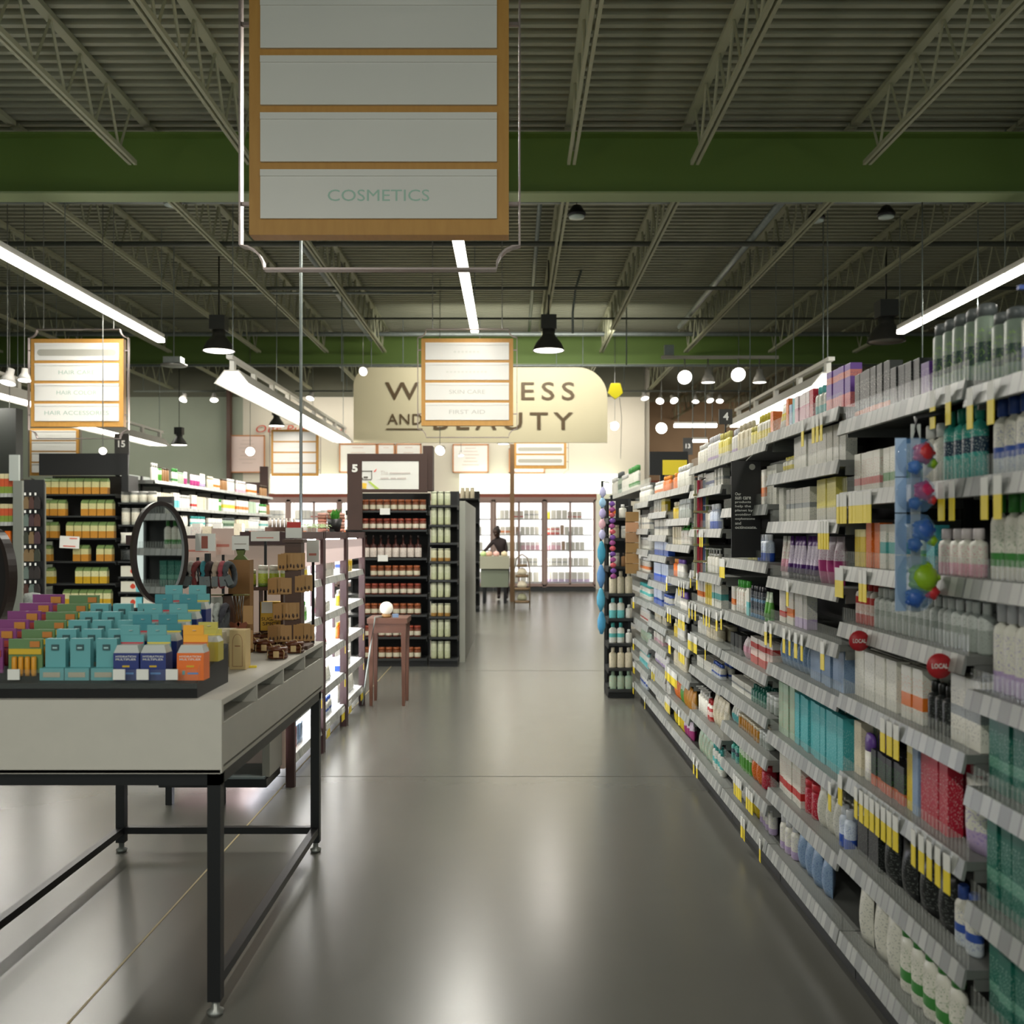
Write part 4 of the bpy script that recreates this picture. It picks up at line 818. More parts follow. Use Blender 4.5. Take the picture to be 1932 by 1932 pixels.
# ------------------------------------------------------------------ freezer cases
uw = 1.286; right = XU(1124, YC)
fz = ['frozen:white:.12:.22:4;frozen:whitered:.12:.2:2;frozen:whitegrey:.13:.22:3', 'frozen:whiteorange:.13:.2:3;frozen:brown:.12:.2:2;frozen:white:.12:.2:4', 'frozen:white:.13:.2:5;frozen:pinkwhite:.12:.2:4', 'frozen:white:.14:.2:4;frozen:whitegrey:.13:.2:4', 'frozen:white:.16:.25:7']
fz2 = ['frozen:yellow:.12:.2:1;frozen:white:.14:.22:3;frozen:whitered:.12:.18:3', 'frozen:redwhite:.12:.2:3;frozen:brown:.1:.24:1;frozen:white:.12:.2:4', 'frozen:pinkwhite:.13:.2:3;frozen:brown:.1:.22:1;frozen:white:.12:.2:4', 'frozen:whitegrey:.14:.2:4;frozen:white:.13:.2:4', 'frozen:whitelilac:.16:.25:7']
names = ['glass freezer case at the end nearest the dark endcap rack', 'glass freezer case between the pole and the end case', 'glass freezer case partly behind the produce counter', 'glass freezer case hidden behind aisle five', 'glass freezer case behind the stacked packets', 'glass case under the bright fascia behind the display table', 'glass case beside the brown shelf end']
FZW = ['end freezer case', 'middle freezer case', 'freezer case behind counter', '', 'case behind stacked tins', 'case behind display table', 'case beside brown shelf end']
for k in range(7):
    if k == 3: continue
    t = bay(names[k], 'freezer cases along the back wall', (right - uw * (k + 1) + .02, YC + .08, 0), 0, uw - .04, [1.82, 1.42, 1.03, .63, .22], (fz2 if k % 2 == 0 else fz) if k < 3 else (fz if k > 3 else [])[:2], FZW[k], depth=.5, top=2.27, back=casin, post=casin, railt=False, fh=0, name='freezer_case', plinth=.15, setback=.06)
    w_ = uw - .04; mb = MB(); mb.box((-.018, -.12, .12), (w_ + .018, -.04, .17), doorf); mb.box((-.018, -.12, 2.25), (w_ + .018, -.04, 2.36), doorf); mb.box((-.018, -.12, .1), (.03, -.04, 2.3), doorf); mb.box((w_ - .03, -.12, .1), (w_ + .018, -.04, 2.3), doorf); mb.box((-.018, -.12, 0), (w_ + .018, .0, .1), shelfd); mb.obj('case_frame', t)
    for q in (0, 1):
        d_ = MB(); a_ = .03 + q * (w_ / 2 - .03); b_ = a_ + w_ / 2 - .03
        d_.box((a_, -.1, .17), (b_, -.092, 2.25), glass); o = d_.obj('door', t); mm = MB()
        for p_, q_ in (((a_, -.11, .17), (a_ + .025, -.085, 2.25)), ((b_ - .025, -.11, .17), (b_, -.085, 2.25)), ((a_, -.11, .17), (b_, -.085, .2)), ((a_, -.11, 2.22), (b_, -.085, 2.25))): mm.box(p_, q_, doorf)
        mm.obj('door_frame', o); B((b_ - .05 if q == 0 else a_ + .03, -.15, 1.0), (b_ - .03 if q == 0 else a_ + .05, -.13, 1.5), steel).obj('door_handle', o)
    for x_ in (.03, w_ - .05): B((x_, .0, .25), (x_ + .02, .03, 2.2), lampb).obj('case_light', t)
# pole, produce counter, person, rack
tag(MB().box((XU(962, 21.2), 21.2, 0), (XU(970.5, 21.2), 21.3, ZV(838, 21.2)), noisy('pole wood', (128, 98, 66), (104, 80, 54), 4, .6)).obj('wooden_pole'), 'slim brown wooden pole standing before the freezer doors', 'pole')
Y = 20.6; t = thing('produce_counter', 'green grey counter on legs with goods on top by the wooden pole', 'counter', (XU(905, Y), Y, 0)); wc = XU(961, Y) - XU(905, Y)
gg = mat('counter green grey', (118, 126, 108), .5)
B((0, 0, .72), (wc, .9, .98), mat('counter pale', (168, 168, 148), .5)).obj('counter_top', t); B((.02, .05, .34), (wc - .02, .85, .70), gg).obj('cabinet', t)
for x in (.06, wc - .12):
    for y in (.06, .8): B((x, y, 0), (x + .06, y + .06, .36), blk).obj('leg', t)
for i, (dx, c, lab) in enumerate(((.0, (190, 215, 150), 'pale green bundle on the end of the produce counter'), (.12, (215, 175, 150), 'peach coloured bundle on the produce counter'), (.27, (225, 180, 170), 'pink wrapped bundle on the produce counter'), (.44, (220, 205, 170), 'cream bundle next to the pole on the produce counter'))):
    tag(MB().lathe([(.05, 0), (.07, .03), (.06, .08), (0, .11)], mat('bundle%d' % i, c, .6), seg=10).obj('produce_bundle', None, (XU(905, Y) + .07 + dx, Y + .2, .98)), lab, 'produce')
Y = 19.4; t = thing('wicker_rack', 'small rounded wicker rack of goods standing beside the wooden pole', 'rack', (XU(985, Y), Y, 0))
wk = noisy('wicker', (140, 116, 84), (104, 84, 60), 20, .7)
for z, r in ((.1, .14), (.35, .15), (.6, .13), (.8, .1)): MB().lathe([(r, 0), (r, .05), (r * .9, .05), (r * .88, .015)], wk, (0, 0, z), 16, 1, .8).obj('basket', t)
for s in (-1, 1): MB().tube([(s * .15, 0, 0), (s * .15, 0, .75), (s * .1, 0, .98), (0, 0, 1.05)], .012, wk, 5).obj('post', t)
for z in (.15, .4, .65): MB().lathe([(.08, 0), (.1, .05), (.06, .12), (0, .14)], mat('goods%.1f' % z, (226, 216, 190) if z > .3 else (160, 160, 130), .6), (0, 0, z), 12).obj('goods', t)
# ------------------------------------------------------------------ lit cosmetics shelving
lit = mat('lit back panel', (244, 246, 250), .4, emit=6, ecol=(240, 244, 255))
post = mat('maroon brown post', (62, 38, 38), .5)
CX = -1.275; TZ = .966
CS = [['pack:whiteorange:.05:.08:3;tube:whitepink:.035:.11:4;bottle:whitegreen:.05:.13:3;carton:whiteyellow:.06:.12:3', 'tube:white:.035:.12:8;carton:whitegreen:.07:.15:3;bottle:green:.05:.12:3', 'jar:whitepink:.05:.06:5;tube:whitelilac:.04:.11:7', 'carton:whitered:.06:.1:4;bottle:white:.05:.12:6', 'carton:red:.05:.12:6;carton:lightblue:.05:.12:4'],
      ['pack:whitegrey:.06:.1:6;carton:white:.07:.14:4', 'tube:whitepink:.04:.12:6;jar:white:.06:.07:5', 'bottle:white:.05:.13:4;tube:whitered:.04:.12:5', 'jar:amber:.06:.1:4;tube:white:.04:.1:8', 'jar:white:.06:.08:6;bottle:whiteblue:.05:.12:5'],
      ['carton:whiteblue:.05:.14:4;carton:whitegreen:.05:.14:4;pack:yellow:.05:.1:3', 'bottle:yellow:.05:.12:4;tube:white:.04:.12:6', 'bottle:orange:.05:.12:4;carton:white:.06:.12:4', 'carton:bluewhite:.05:.1:4;bottle:green:.05:.12:2;carton:whitegrey:.05:.1:4', 'pouch:white:.1:.15:4;tube:white:.05:.15:6']]
CW = ['lit cosmetics bay by display table', 'middle lit cosmetics bay', 'lit cosmetics bay by brown stool']
for k in range(3):
    y0 = 5.74 + .925 * k
    t = bay('brightly lit cosmetics bay %s' % ['closest to the display table', 'in the middle of its run', 'next to the small brown stool'][k], 'lit cosmetics bays', (CX, y0, 0), PI / 2, .92, [1.16, .91, .66, .41, .17], CS[k], CW[k], depth=.26, top=1.44, back=lit, post=post, name='lit_shelving_bay', shm=mat('white shelf', (226, 226, 224), .4), plinth=0, zb=.14, fh=.05,
            tags={0: [], 4: tg((.1, .045, 3), (.7, .045, 3)) if k else [], 3: tg((.84, .04, 1)), 2: tg((.84, .04, 1))})
    for x in (.02, .90):
        B((x - .02, -.02, 0), (x + .02, .03, 1.475), post).obj('post', t)
    B((.02, -.02, 1.43), (.90, .3, 1.475), post).obj('top_rail', t)
    B((.02, .0, 1.26), (.90, .02, 1.42), mat('header pink', (222, 200, 196), .5, emit=.25, ecol=(240, 215, 210))).obj('header_panel', t)
    B((.03, .05, 1.405), (.89, .08, 1.425), lampb).obj('shelf_light', t)
    for i in range(1, 5): B((.03, .03, [1.16, .91, .66, .41][i - 1] - .032), (.89, .045, [1.16, .91, .66, .41][i - 1] - .024), lampb).obj('shelf_light', t)
# its end, facing the camera, behind the display table
t = thing('end_display', 'pink and dark end display of the lit cosmetics run behind the table', 'display unit', (-1.9, 5.69, 0))
pk = mat('pink panel', (214, 190, 180), .55)
B((0, .0, .12), (.6, .03, 1.40), pk).obj('end_panel', t); B((-.3, -.02, 1.40), (.62, .045, 1.455), post).obj('top_rail', t)
B((0, -.34, .10), (.58, -.02, .145), blk).obj('base_frame', t); B((.02, -.34, .145), (.57, -.02, .155), mat('grey blue board', (128, 140, 142), .5)).obj('lower_shelf', t); B((0.02, -.3, .34), (.58, -.02, .36), mat('grey blue board2', (150, 160, 160), .5)).obj('shelf', t); B((.55, -.31, .15), (.59, -.02, .42), mat('shelf end cap', (150, 148, 140), .5)).obj('end_cap', t)
for x in (.03, .31): B((x, -.32, 0), (x + .035, -.28, .1), blk).obj('leg', t)
for i, (x, c, lab) in enumerate(((.04, 'red', 'red wrapped packet on the low shelf behind the table leg'), (.14, 'yellow', 'yellow packet on the low shelf behind the table leg'), (.24, 'orange', 'orange packet on the low shelf behind the table leg'), (.34, 'redwhite', 'red and white packet on the low shelf behind table leg'), (.44, 'jam', 'rust coloured packet on the low shelf behind the table leg'))):
    put('pack', c, .09, .12, .15, -1.9 + x + .05, 5.69 - .27, .3605, 0, lab, None)
# things on top of the lit run and of the low run behind it
def pot(lab, x, y, z, s, leafc):
    t = thing('potted_plant', lab, 'plant', (x, y, z)); MB().lathe([(.04 * s, 0), (.06 * s, .1 * s), (.05 * s, .1 * s), (.045 * s, .08 * s)], blkp, seg=14).obj('pot', t)
    mb = MB(); m = mat('leaf_%d' % hash_(lab), leafc, .6)
    for k in range(60):
        a = random.uniform(0, 2 * PI); r = random.uniform(.01, .07) * s; h = random.uniform(.1, .19) * s
        p0 = Vector((.02 * math.cos(a) * s, .02 * math.sin(a) * s, .08 * s)); p1 = Vector((r * math.cos(a), r * math.sin(a), h)); sd = Vector((-math.sin(a), math.cos(a), 0)) * .008 * s
        md = (p0 + p1) / 2 + Vector((0, 0, .02 * s)); vs = [mb.bm.verts.new(q) for q in (p0, md + sd, p1, md - sd)]; mb.face(vs, m)
    mb.obj('foliage', t)
pot('small bright green plant in a black pot on the lit cosmetics top', -1.38, 7.75, 1.476, 1.0, (70, 150, 50))
for j, (u, n) in enumerate(((608, 6), (626, 7), (642, 6))):
    for k in range(n):
        tag(MB().lathe([(.036, 0), (.04, .012), (.036, .026)], mat('packet pink%d' % (k % 3), [(196, 130, 110), (150, 104, 84), (206, 160, 145)][k % 3], .5), seg=14).obj('stacked_tin', None, (XU(u, 8.3), 8.3, 1.4765 + k * .0265)), 'round pinkish brown tin in the %s stack on the lit cosmetics top' % ['first', 'middle', 'last'][j], 'tin', 'pink tins stack %d' % j)
t = thing('planter_box', 'shallow clear planter box of seedlings on lit cosmetics top', 'planter', (-1.5, 6.9, 1.476)); B((0, 0, 0), (.18, .5, .02), acry).obj('box', t)
mb = MB()
for k in range(120):
    x, y = random.uniform(.02, .16), random.uniform(.02, .48); a = random.uniform(0, PI); c = Vector((x, y, random.uniform(.03, .055))); d = Vector((math.cos(a), math.sin(a), .3)) * .018; e = Vector((-math.sin(a), math.cos(a), 0)) * .006
    mb.face([mb.bm.verts.new(q) for q in (c - d, c + e, c + d, c - e)], mat('seedling', (140, 165, 110), .6))
mb.obj('seedlings', t)
low = MB().box((-2.16, 6.4, 0), (-1.75, 6.9, 1.36), pk); low.box((-2.18, 6.35, 1.36), (-1.72, 6.95, 1.40), mat('low top white', (214, 206, 198), .5))
tag(low.obj('low_display_unit'), 'pink low display unit standing behind the dark headband stand', 'display unit')
for i in range(6): put('carton', ['white', 'whitepink', 'cream'][i % 3], .055, .05, .13 if i % 2 else .11, -2.13 + i * .068, 6.5, 1.4005, random.uniform(-.1, .1), '%s box on top of the pink low display unit' % STY[['white', 'whitepink', 'cream'][i % 3]][0], 'boxes on pink unit %d' % (i % 3))
for i, (u, v, y, w, h, lab) in enumerate(((372, 1034, 4.5, .17, .085, 'wide pale pink cardboard placard behind the headband stand'), (420, 1022, 4.55, .1, .12, 'upright pink cardboard placard beside the wide one'), (590, 1040, 4.5, .055, .1, 'narrow pale placard between earring tower and lit shelving'), (500, 1012, 4.56, .13, .045, 'low white placard above the lime jars'))):
    tq = thing('placard', lab, 'placard', (XU(u, y), y, TZ + .0005)); B((-w / 2, 0, ZV(v, y) - TZ - h / 2), (w / 2, .006, ZV(v, y) - TZ + h / 2), mat('placard pink', (222, 196, 186), .6) if i < 2 else whitep).obj('card', tq); B((-.006, .006, 0), (.006, .012, ZV(v, y) - TZ), blk).obj('stem', tq); B((-w * .3, -.002, ZV(v, y) - TZ - h * .2), (w * .3, 0, ZV(v, y) - TZ - h * .1), mat('placard print', (206, 130, 116), .6)).obj('print', tq)
t = thing('tester_tray', 'dark tilted tray of pale bottles above the lit cosmetics end', 'tray', (XU(500, 6.6), 6.6, 1.4765)); B((0, 0, 0), (.2, .25, .03), dwood).obj('tray', t)
for i in range(7): MB().lathe([(.011, .03), (.012, .07), (.006, .078), (.006, .09)], mat('tester white', (224, 216, 206), .4), (.02 + i * .027, .06, 0), 10).obj('tester_bottle', t)
# ------------------------------------------------------------------ the white display table
TX1, TX0, TY0, TY1, TZ = -.875, -1.83, 3.0, 4.62, .966
t = thing('display_table', 'white display table with cubby slots on a black metal frame', 'table', (0, 0, 0))
wt = noisy('table white', (196, 192, 182), (186, 183, 174), 14, .42)
B((TX0, TY0, TZ - .018), (TX1, TY1, TZ), wt).obj('table_top', t)
mb = MB(); mb.box((TX0, TY0, .745), (TX1, TY0 + .02, TZ - .018), wt); mb.box((TX0, TY1 - .02, .745), (TX1, TY1, TZ - .018), wt); mb.box((TX0, TY0 + .02, .745), (TX0 + .02, TY1 - .02, TZ - .018), wt)
mb.box((TX0, TY0, .743), (TX1 - .004, TY1, .755), wt); mb.obj('apron', t)
mb = MB(); n = 4; d = (TY1 - TY0 - .04) / n
mb.box((TX1 - .02, TY0 + .02, .765), (TX1 - .001, TY1 - .02, .893), wt)
for i in range(1, n): mb.box((TX1 - .3, TY0 + .02 + i * d - .008, .89), (TX1, TY0 + .02 + i * d + .008, TZ - .018), wt)
mb.box((TX1 - .32, TY0 + .02, .88), (TX1 - .02, TY1 - .02, .892), wt); mb.box((TX1 - .34, TY0 + .02, .88), (TX1 - .32, TY1 - .02, TZ - .018), wt); mb.obj('cubby_front', t)
mb = MB(); a = .04
for x in (TX0 + .01, TX1 - .01 - a): mb.box((x, TY0 + .02, .703), (x + a, TY1 - .01, .7425), blk)
for y in (TY0 + .02, TY1 - .01 - a): mb.box((TX0 + .01, y, .703), (TX1 - .01, y + a, .7425), blk)
mb.obj('top_frame', t)
LEG = [(x, y) for x in (TX0 + .01, TX1 - .01 - a) for y in (TY0 + .02, TY1 - .01 - a)]
for x, y in LEG:
    l = B((x, y, .045), (x + a, y + a, .703), blk).obj('leg', t); MB().lathe([(.022, 0), (.026, .012), (.012, .02), (.012, .046)], steel, (x + a / 2, y + a / 2, 0), 14).obj('foot', l)
mb = MB()
for x in (TX0 + .01, TX1 - .01 - a): mb.box((x + .004, TY0 + .06, .085), (x + a - .004, TY1 - .05, .115), blk)
mb.box((TX0 + .05, TY1 - .046, .085), (TX1 - .05, TY1 - .016, .115), blk); mb.obj('lower_rail', t)
# tiered tray on the table
tw0, tw1 = TX0 + .02, -.958; tb = mat('tray black', (16, 16, 16), .5, spec=.3)
t = thing('product_tray', 'black tiered tray with clear sides at the front of the table', 'tray', (0, 0, TZ))
M_ = Matrix(((0, 1, 0, 0), (1, 0, 0, 0), (0, 0, 1, 0), (0, 0, 0, 1)))
sl = [(3.03, 0), (3.03, .045), (3.2, .088), (3.36, .13), (3.36, 0)]
mb = MB(); A = [mb.bm.verts.new((tw0, y, z)) for y, z in sl]; Bv = [mb.bm.verts.new((tw1, y, z)) for y, z in sl]
mb.face(A, tb); mb.face(Bv[::-1], tb)
for i in range(5): mb.face([A[i], Bv[i], Bv[(i + 1) % 5], A[(i + 1) % 5]], tb)
mb.box((tw0, 3.36, 0), (-1.03, 3.53, .125), tb); mb.obj('tray_base', t)
B((tw0, 3.024, .03), (tw1, 3.028, .088), acry).obj('clear_front', t)
mb = MB(); sp_ = [(3.03, .045), (3.03, .09), (3.33, .235), (3.36, .235), (3.36, .13)]
A = [mb.bm.verts.new((tw1 + .001, y, z)) for y, z in sp_]; Bv = [mb.bm.verts.new((tw1 + .005, y, z)) for y, z in sp_]
mb.face(A, acry); mb.face(Bv[::-1], acry)
for i in range(5): mb.face([A[i], Bv[i], Bv[(i + 1) % 5], A[(i + 1) % 5]], acry)
mb.obj('clear_side', t)
for x in (XU(30, 3.03), XU(228, 3.03), XU(272, 3.03), XU(327, 3.03), XU(8, 3.03) - .05): B((x - .018, 3.015, .058), (x + .018, 3.02, .09), whitep).obj('price_card', t)
def TZr(y): return TZ + .045 + (y - 3.03) * .258 + .001
teal_t = mat('teal card', (98, 164, 168), .55); teal2 = mat('teal dark card', (62, 136, 146), .55); navy = mat('navy print', (38, 52, 118), .45); org = mat('orange print', (228, 112, 40), .45); orl = mat('orange light', (240, 170, 50), .45)
clr = mat('window film', (196, 200, 196), .2); purp = mat('magenta card', (130, 60, 120), .5); grn = mat('leaf card', (96, 130, 84), .5); ylw = mat('gold card', (206, 172, 40), .5); tube_y = mat('tube yellow', (214, 150, 40), .4)
def tealbox(x, y, w, h, label, grp, lettering=False):
    z = TZr(y); t = thing('boxed_packet', label, 'box', (x, y, z), 0, grp)
    mb = MB().box((-w / 2, 0, 0), (w / 2, .05, h * .3), teal_t); mb.box((-w * .42, .025, h * .3), (w * .42, .05, h), teal_t); mb.obj('body', t)
    mb = MB().box((-.011, .021, h * .72), (.011, .0248, h * .86), mat('dark emblem', (52, 84, 86), .5)); mb.box((-.007, .0205, h * .76), (.007, .0212, h * .8), mat('emblem lines', (160, 200, 200), .5)); mb.obj('emblem', t)
    B((-w * .35, -.0015, h * .08), (w * .35, .0, h * .2), mat('label photo', (176, 170, 150), .5)).obj('label', t)
rows_y = [3.05 + .082 * k for k in range(5)]
for j, (u, w) in enumerate(((100, .074), (147, .074), (199, .076))):
    X = XU(u, 3.06)
    for k, y in enumerate(rows_y): tealbox(X + random.uniform(-.003, .003), y, w, .125, 'pale teal box in the %s column of the tray, facing front' % ['column beside the green', 'middle teal', 'column beside the navy'][j], 'pale teal boxes column %d' % j)
def stickbox(x, y, w, h, m, band_, top, label, grp, word=None, front=True):
    z = TZr(y); t = thing('drink_mix_box', label, 'box', (x, y, z), 0, grp)
    B((-w / 2, 0, 0), (w / 2, .06, h * .62), m).obj('body', t); mb = MB()
    mb.prism([(-w / 2, h * .62), (w / 2, h * .62), (w * .42, h * .8), (-w * .36, h * .8)], .004, .056, clr); mb.obj('window', t)
    mb = MB().box((-w * .46, .05, h * .62), (w * .46, .056, h), top); mb.box((-w * .46, .049, h * .8), (w * .46, .05, h * .83), band_); mb.obj('back_card', t)
    B((-w * .46, .0485, h * 1.0), (w * .3, .056, h * 1.22), top).obj('raised_card', t); MB().lathe([(.006, 0), (.006, .001)], inkw, (-.003, .0475, h * 1.1), 10, M=None).obj('emblem', t)
    if front:
        text('lettering', 'HYDRATION', -w * .4, w * .4, h * .52, h * .565, -.001, inkw, t, bold=.01); text('lettering', 'MULTIPLIER', -w * .4, w * .4, h * .455, h * .5, -.001, inkw, t, bold=.01)
        mb = MB().box((-w * .3, -.001, h * .13), (-w * .2, 0, h * .22), teal_t); mb.box((-w * .1, -.001, h * .14), (w * .3, 0, h * .18), mat('print blue', (90, 140, 200), .5)); mb.box((-w * .14, -.001, h * .3), (w * .14, 0, h * .34), ylw); mb.obj('printed_picture', t)
red_s = mat('red stripe', (196, 60, 70), .5); yel_s = mat('yellow stripe', (222, 200, 70), .5)
for j, (u, bd) in enumerate(((240, red_s), (291, yel_s))):
    X = XU(u, 3.06)
    for k, y in enumerate([3.05, 3.15, 3.25, 3.35, 3.45]):
        stickbox(X, y, .078, .135, navy, bd, teal_t if k % 2 == 0 else teal2, ('navy drink mix box with a %s striped teal card, front of its column' if k == 0 else 'teal topped drink mix box farther back behind the %s striped front one') % ['red', 'yellow'][j], 'drink mix boxes %d%s' % (j, 'a' if k == 0 else 'b'), None, k == 0)
stickbox(XU(361, 3.06), 3.05, .082, .135, org, mat('dark orange', (200, 90, 30), .5), orl, 'bright orange drink mix box at the clear tray side', None)
stickbox(XU(361, 3.06), 3.2, .082, .1, mat('olive gold box', (190, 176, 70), .5), yel_s, mat('olive gold card', (196, 186, 90), .5), 'olive yellow box behind the orange drink mix box', None, None, False)
for k, y in enumerate(rows_y + [3.47]):      # green balm cards and magenta ones
    z = TZr(y); X = XU(45, 3.06)
    t = thing('balm_pack', 'green card pack of yellow balm sticks, %s' % ('front of its column' if k == 0 else 'in the rows behind the front one'), 'packet', (X, y, z), 0, 'green balm packs' + ('' if k else ' front'))
    mb = MB().box((-.052, .02, .02), (.052, .028, .125), grn); mb.obj('card', t); B((-.05, .016, .078), (.05, .02, .095), ylw).obj('gold_band', t); B((.015, .016, .1), (.045, .0195, .118), mat('amber spot', (190, 120, 50), .5)).obj('emblem', t)
    for j in range(4): MB().lathe([(.007, 0), (.008, .01), (.008, .055), (.006, .06)], tube_y, (-.03 + j * .02, .012, .012), 10).obj('balm_stick', t)
    X = XU(45, 3.06) - .125
    t = thing('balm_pack', 'magenta card pack of balm sticks, %s' % ('front of its column' if k == 0 else 'in the rows behind its front one'), 'packet', (X, y, z), 0, 'magenta balm packs' + ('' if k else ' front'))
    B((-.055, .02, .02), (.055, .028, .128), purp).obj('card', t); B((-.05, .016, .07), (.05, .02, .09), mat('rust band', (170, 70, 60), .5)).obj('band', t); B((.01, .016, .098), (.045, .0195, .12), mat('amber spot2', (196, 130, 50), .5)).obj('emblem', t)
    for j in range(4): MB().lathe([(.007, 0), (.008, .01), (.008, .05), (.006, .055)], mat('tube red', (150, 50, 60), .4), (-.03 + j * .02, .012, .012), 10).obj('balm_stick', t)
# beige box with arch
t = thing('soap_carton', 'tall beige carton printed with an arch beside the black tray', 'carton', (XU(448, 3.66), 3.66, TZ + .0005)); B((-.03, 0, 0), (.03, .07, .145), mat('beige card', (206, 180, 128), .55)).obj('body', t, bevel=.001)
arch = mat('arch line', (140, 80, 50), .6); pts = [(-.018, .012), (-.018, .1)] + [(-.018 * math.cos(a_), .1 + .03 * math.sin(a_)) for a_ in [k * PI / 12 for k in range(1, 12)]] + [(.018, .1), (.018, .012)]
mb = MB()
for (xa, za), (xb, zb_) in zip(pts, pts[1:] + pts[:1]): mb.tube([(xa, -.0005, za), (xb, -.0005, zb_)], .0007, arch, 4)
mb.obj('arch_print', t); B((-.01, -.001, .085), (.01, 0, .088), arch).obj('small_print', t)
for i, (u, y) in enumerate(((398, 3.62), (418, 3.72))): put('tallbox', 'cream', .07, .06, .14, XU(u, y), y + .02, TZ + .0005, 0, 'cream tall box behind the clear tray side', 'cream boxes behind tray')
tag(B((-.02, -.012, 0), (.02, .012, .006), yel).obj('yellow_scrap', None, (XU(474, 3.72), 3.72, TZ + .0005), (0, 0, .2)), 'small flat yellow label lying on the white table top', 'label')
# stacks of brown bangles
bw = noisy('tortoise brown', (110, 58, 26), (60, 30, 18), 40, .3); tw_ = mat('twine', (190, 165, 120), .8)
for i, (u, v) in enumerate(((478, 1228), (501, 1230), (524, 1243), (556, 1232), (540, 1220), (506, 1216), (575, 1212), (488, 1216))):
    y = F * (H - TZ) / (v - V0); x = XU(u, y); t = thing('bangle_stack', 'tied stack of brown bangles on the table, %s' % ['beside the beige carton', 'second from the beige carton', 'largest looking one in front', 'close to the cubby edge', 'behind the largest one', 'behind between the first two', 'farthest toward the earring tower', 'behind the one by the beige carton'][i], 'bangles', (x, y, TZ + .0005), 0, 'tied bangle stacks')
    for k in range(3):
        mb = MB(); mb.tube([(.032 * math.cos(a_), .032 * math.sin(a_), .009 + k * .0155) for a_ in [q * PI / 10 for q in range(20)]], .0085, bw, 8, True); mb.obj('bangle', t, (0, 0, 0), (0, 0, k))
    MB().tube([(.03, -.03, .002), (.034, -.034, .03), (.01, -.02, .058), (-.02, .0, .052), (-.036, -.02, .03), (-.034, -.03, .004)], .0016, tw_, 5).obj('twine', t)
    B((-.006, -.05, .01), (.016, -.047, .035), tw_).obj('hang_tag', t)
# earring tower
kraft = noisy('kraft card', (178, 138, 88), (160, 122, 76), 8, .6)
Y = 4.35; x = XU(556, Y); t = thing('earring_tower', 'dark wooden tower hung with tiers of kraft earring cards', 'display stand', (x, Y, TZ + .0005))
B((-.035, -.035, 0), (.035, .035, .46), dwood).obj('post', t); B((-.07, -.07, 0), (.07, .07, .015), dwood).obj('base', t); B((-.045, -.045, .46), (.045, .045, .475), dwood).obj('cap', t)
p = B((-.035, -.02, .48), (.035, -.017, .525), whitep).obj('topper_card', t); B((-.03, -.018, .52), (.03, -.014, .55), mat('topper red', (200, 50, 40), .5)).obj('topper_art', t)
for j, (dx, z, n, wd_) in enumerate(((0, .34, 6, .035), (-.05, .235, 5, .04), (.055, .245, 3, .035), (-.02, .125, 6, .045), (-.05, .03, 5, .045), (.055, .035, 4, .04))):
    for k in range(n):
        q = thing_c = B((-.024, 0, 0), (.024, .0015, .07), kraft).obj('earring_card', t, (dx + (k - n / 2) * .015, -.045 + (k % 2) * .004, z + (k % 3) * .003), (0, 0, (k - n / 2) * .16), bevel=.0005)
        for s in (-.009, .009): MB().lathe([(0, 0), (.004, .006), (.003, .014), (0, .018)], mat('earring dark', (70, 50, 40), .4), (s, -.003, .006), 8).obj('earring', q)
# dark jewellery stand
Y = 4.1; x = XU(433, Y); t = thing('jewellery_stand', 'dark wooden jewellery stand with white picture cards', 'display stand', (x, Y, TZ + .0005))
B((-.02, -.02, 0), (.02, .02, .25), dwood).obj('post', t); B((-.06, -.05, 0), (.06, .05, .01), dwood).obj('base', t); B((-.07, -.02, .245), (.08, .02, .25), mat('olive bar', (110, 104, 50), .5)).obj('cross_bar', t)
p = B((-.067, -.03, .15), (-.02, -.027, .24), mat('grey card', (176, 176, 164), .5)).obj('picture_card', t); MB().lathe([(.009, 0), (.009, .001)], mat('seed brown', (110, 60, 50), .5), seg=14, M=Matrix.Translation((-.043, -.03, .178)) @ Matrix.Rotation(PI / 2, 4, 'X')).obj('round_print', p)
B((-.062, -.03, .1), (-.02, -.027, .14), mat('grey card2', (150, 148, 130), .5)).obj('small_card', t); p = B((-.065, -.03, .03), (-.022, -.027, .095), mat('dark label', (74, 60, 40), .5)).obj('dark_card', t); B((-.058, -.032, .055), (-.028, -.03, .068), mat('card scribble', (180, 180, 165), .5)).obj('scribble', p)
mb = MB()
for k in range(3): mb.tube([(.02 + k * .014, -.03, .245), (.035 + k * .012, -.035, .17 - k * .02), (.05 + k * .008, -.03, .245)], .002, steel, 5)
mb.obj('necklace', t)
for j, (dx, z, c) in enumerate(((.085, .13, kraft), (.085, .03, kraft))):
    B((dx - .02, -.035, z), (dx + .02, -.033, z + .075), c).obj('earring_card', t)
rh = mat('rust heart', (120, 62, 36), .5)
for dx in (.03, .062): MB().prism([(dx - .022, .13), (dx, .085), (dx + .022, .13), (dx + .016, .14), (dx, .134), (dx - .016, .14)], -.036, -.03, rh).obj('heart_tag', t)
for i, (u, v, s) in enumerate(((432, 1193, .9), (441, 1190, .9), (451, 1188, 1.1))):
    y = F * (H - TZ) / (v - V0) * 1.0 if v > 1190 else 4.3; y = 4.0 + i * .04; put('vial', 'clear', .028 * s, .028 * s, .055 * s, XU(u, y), y - .05, TZ + .0005, 0, 'little white bottle by the foot of the jewellery stand', 'little white bottles')
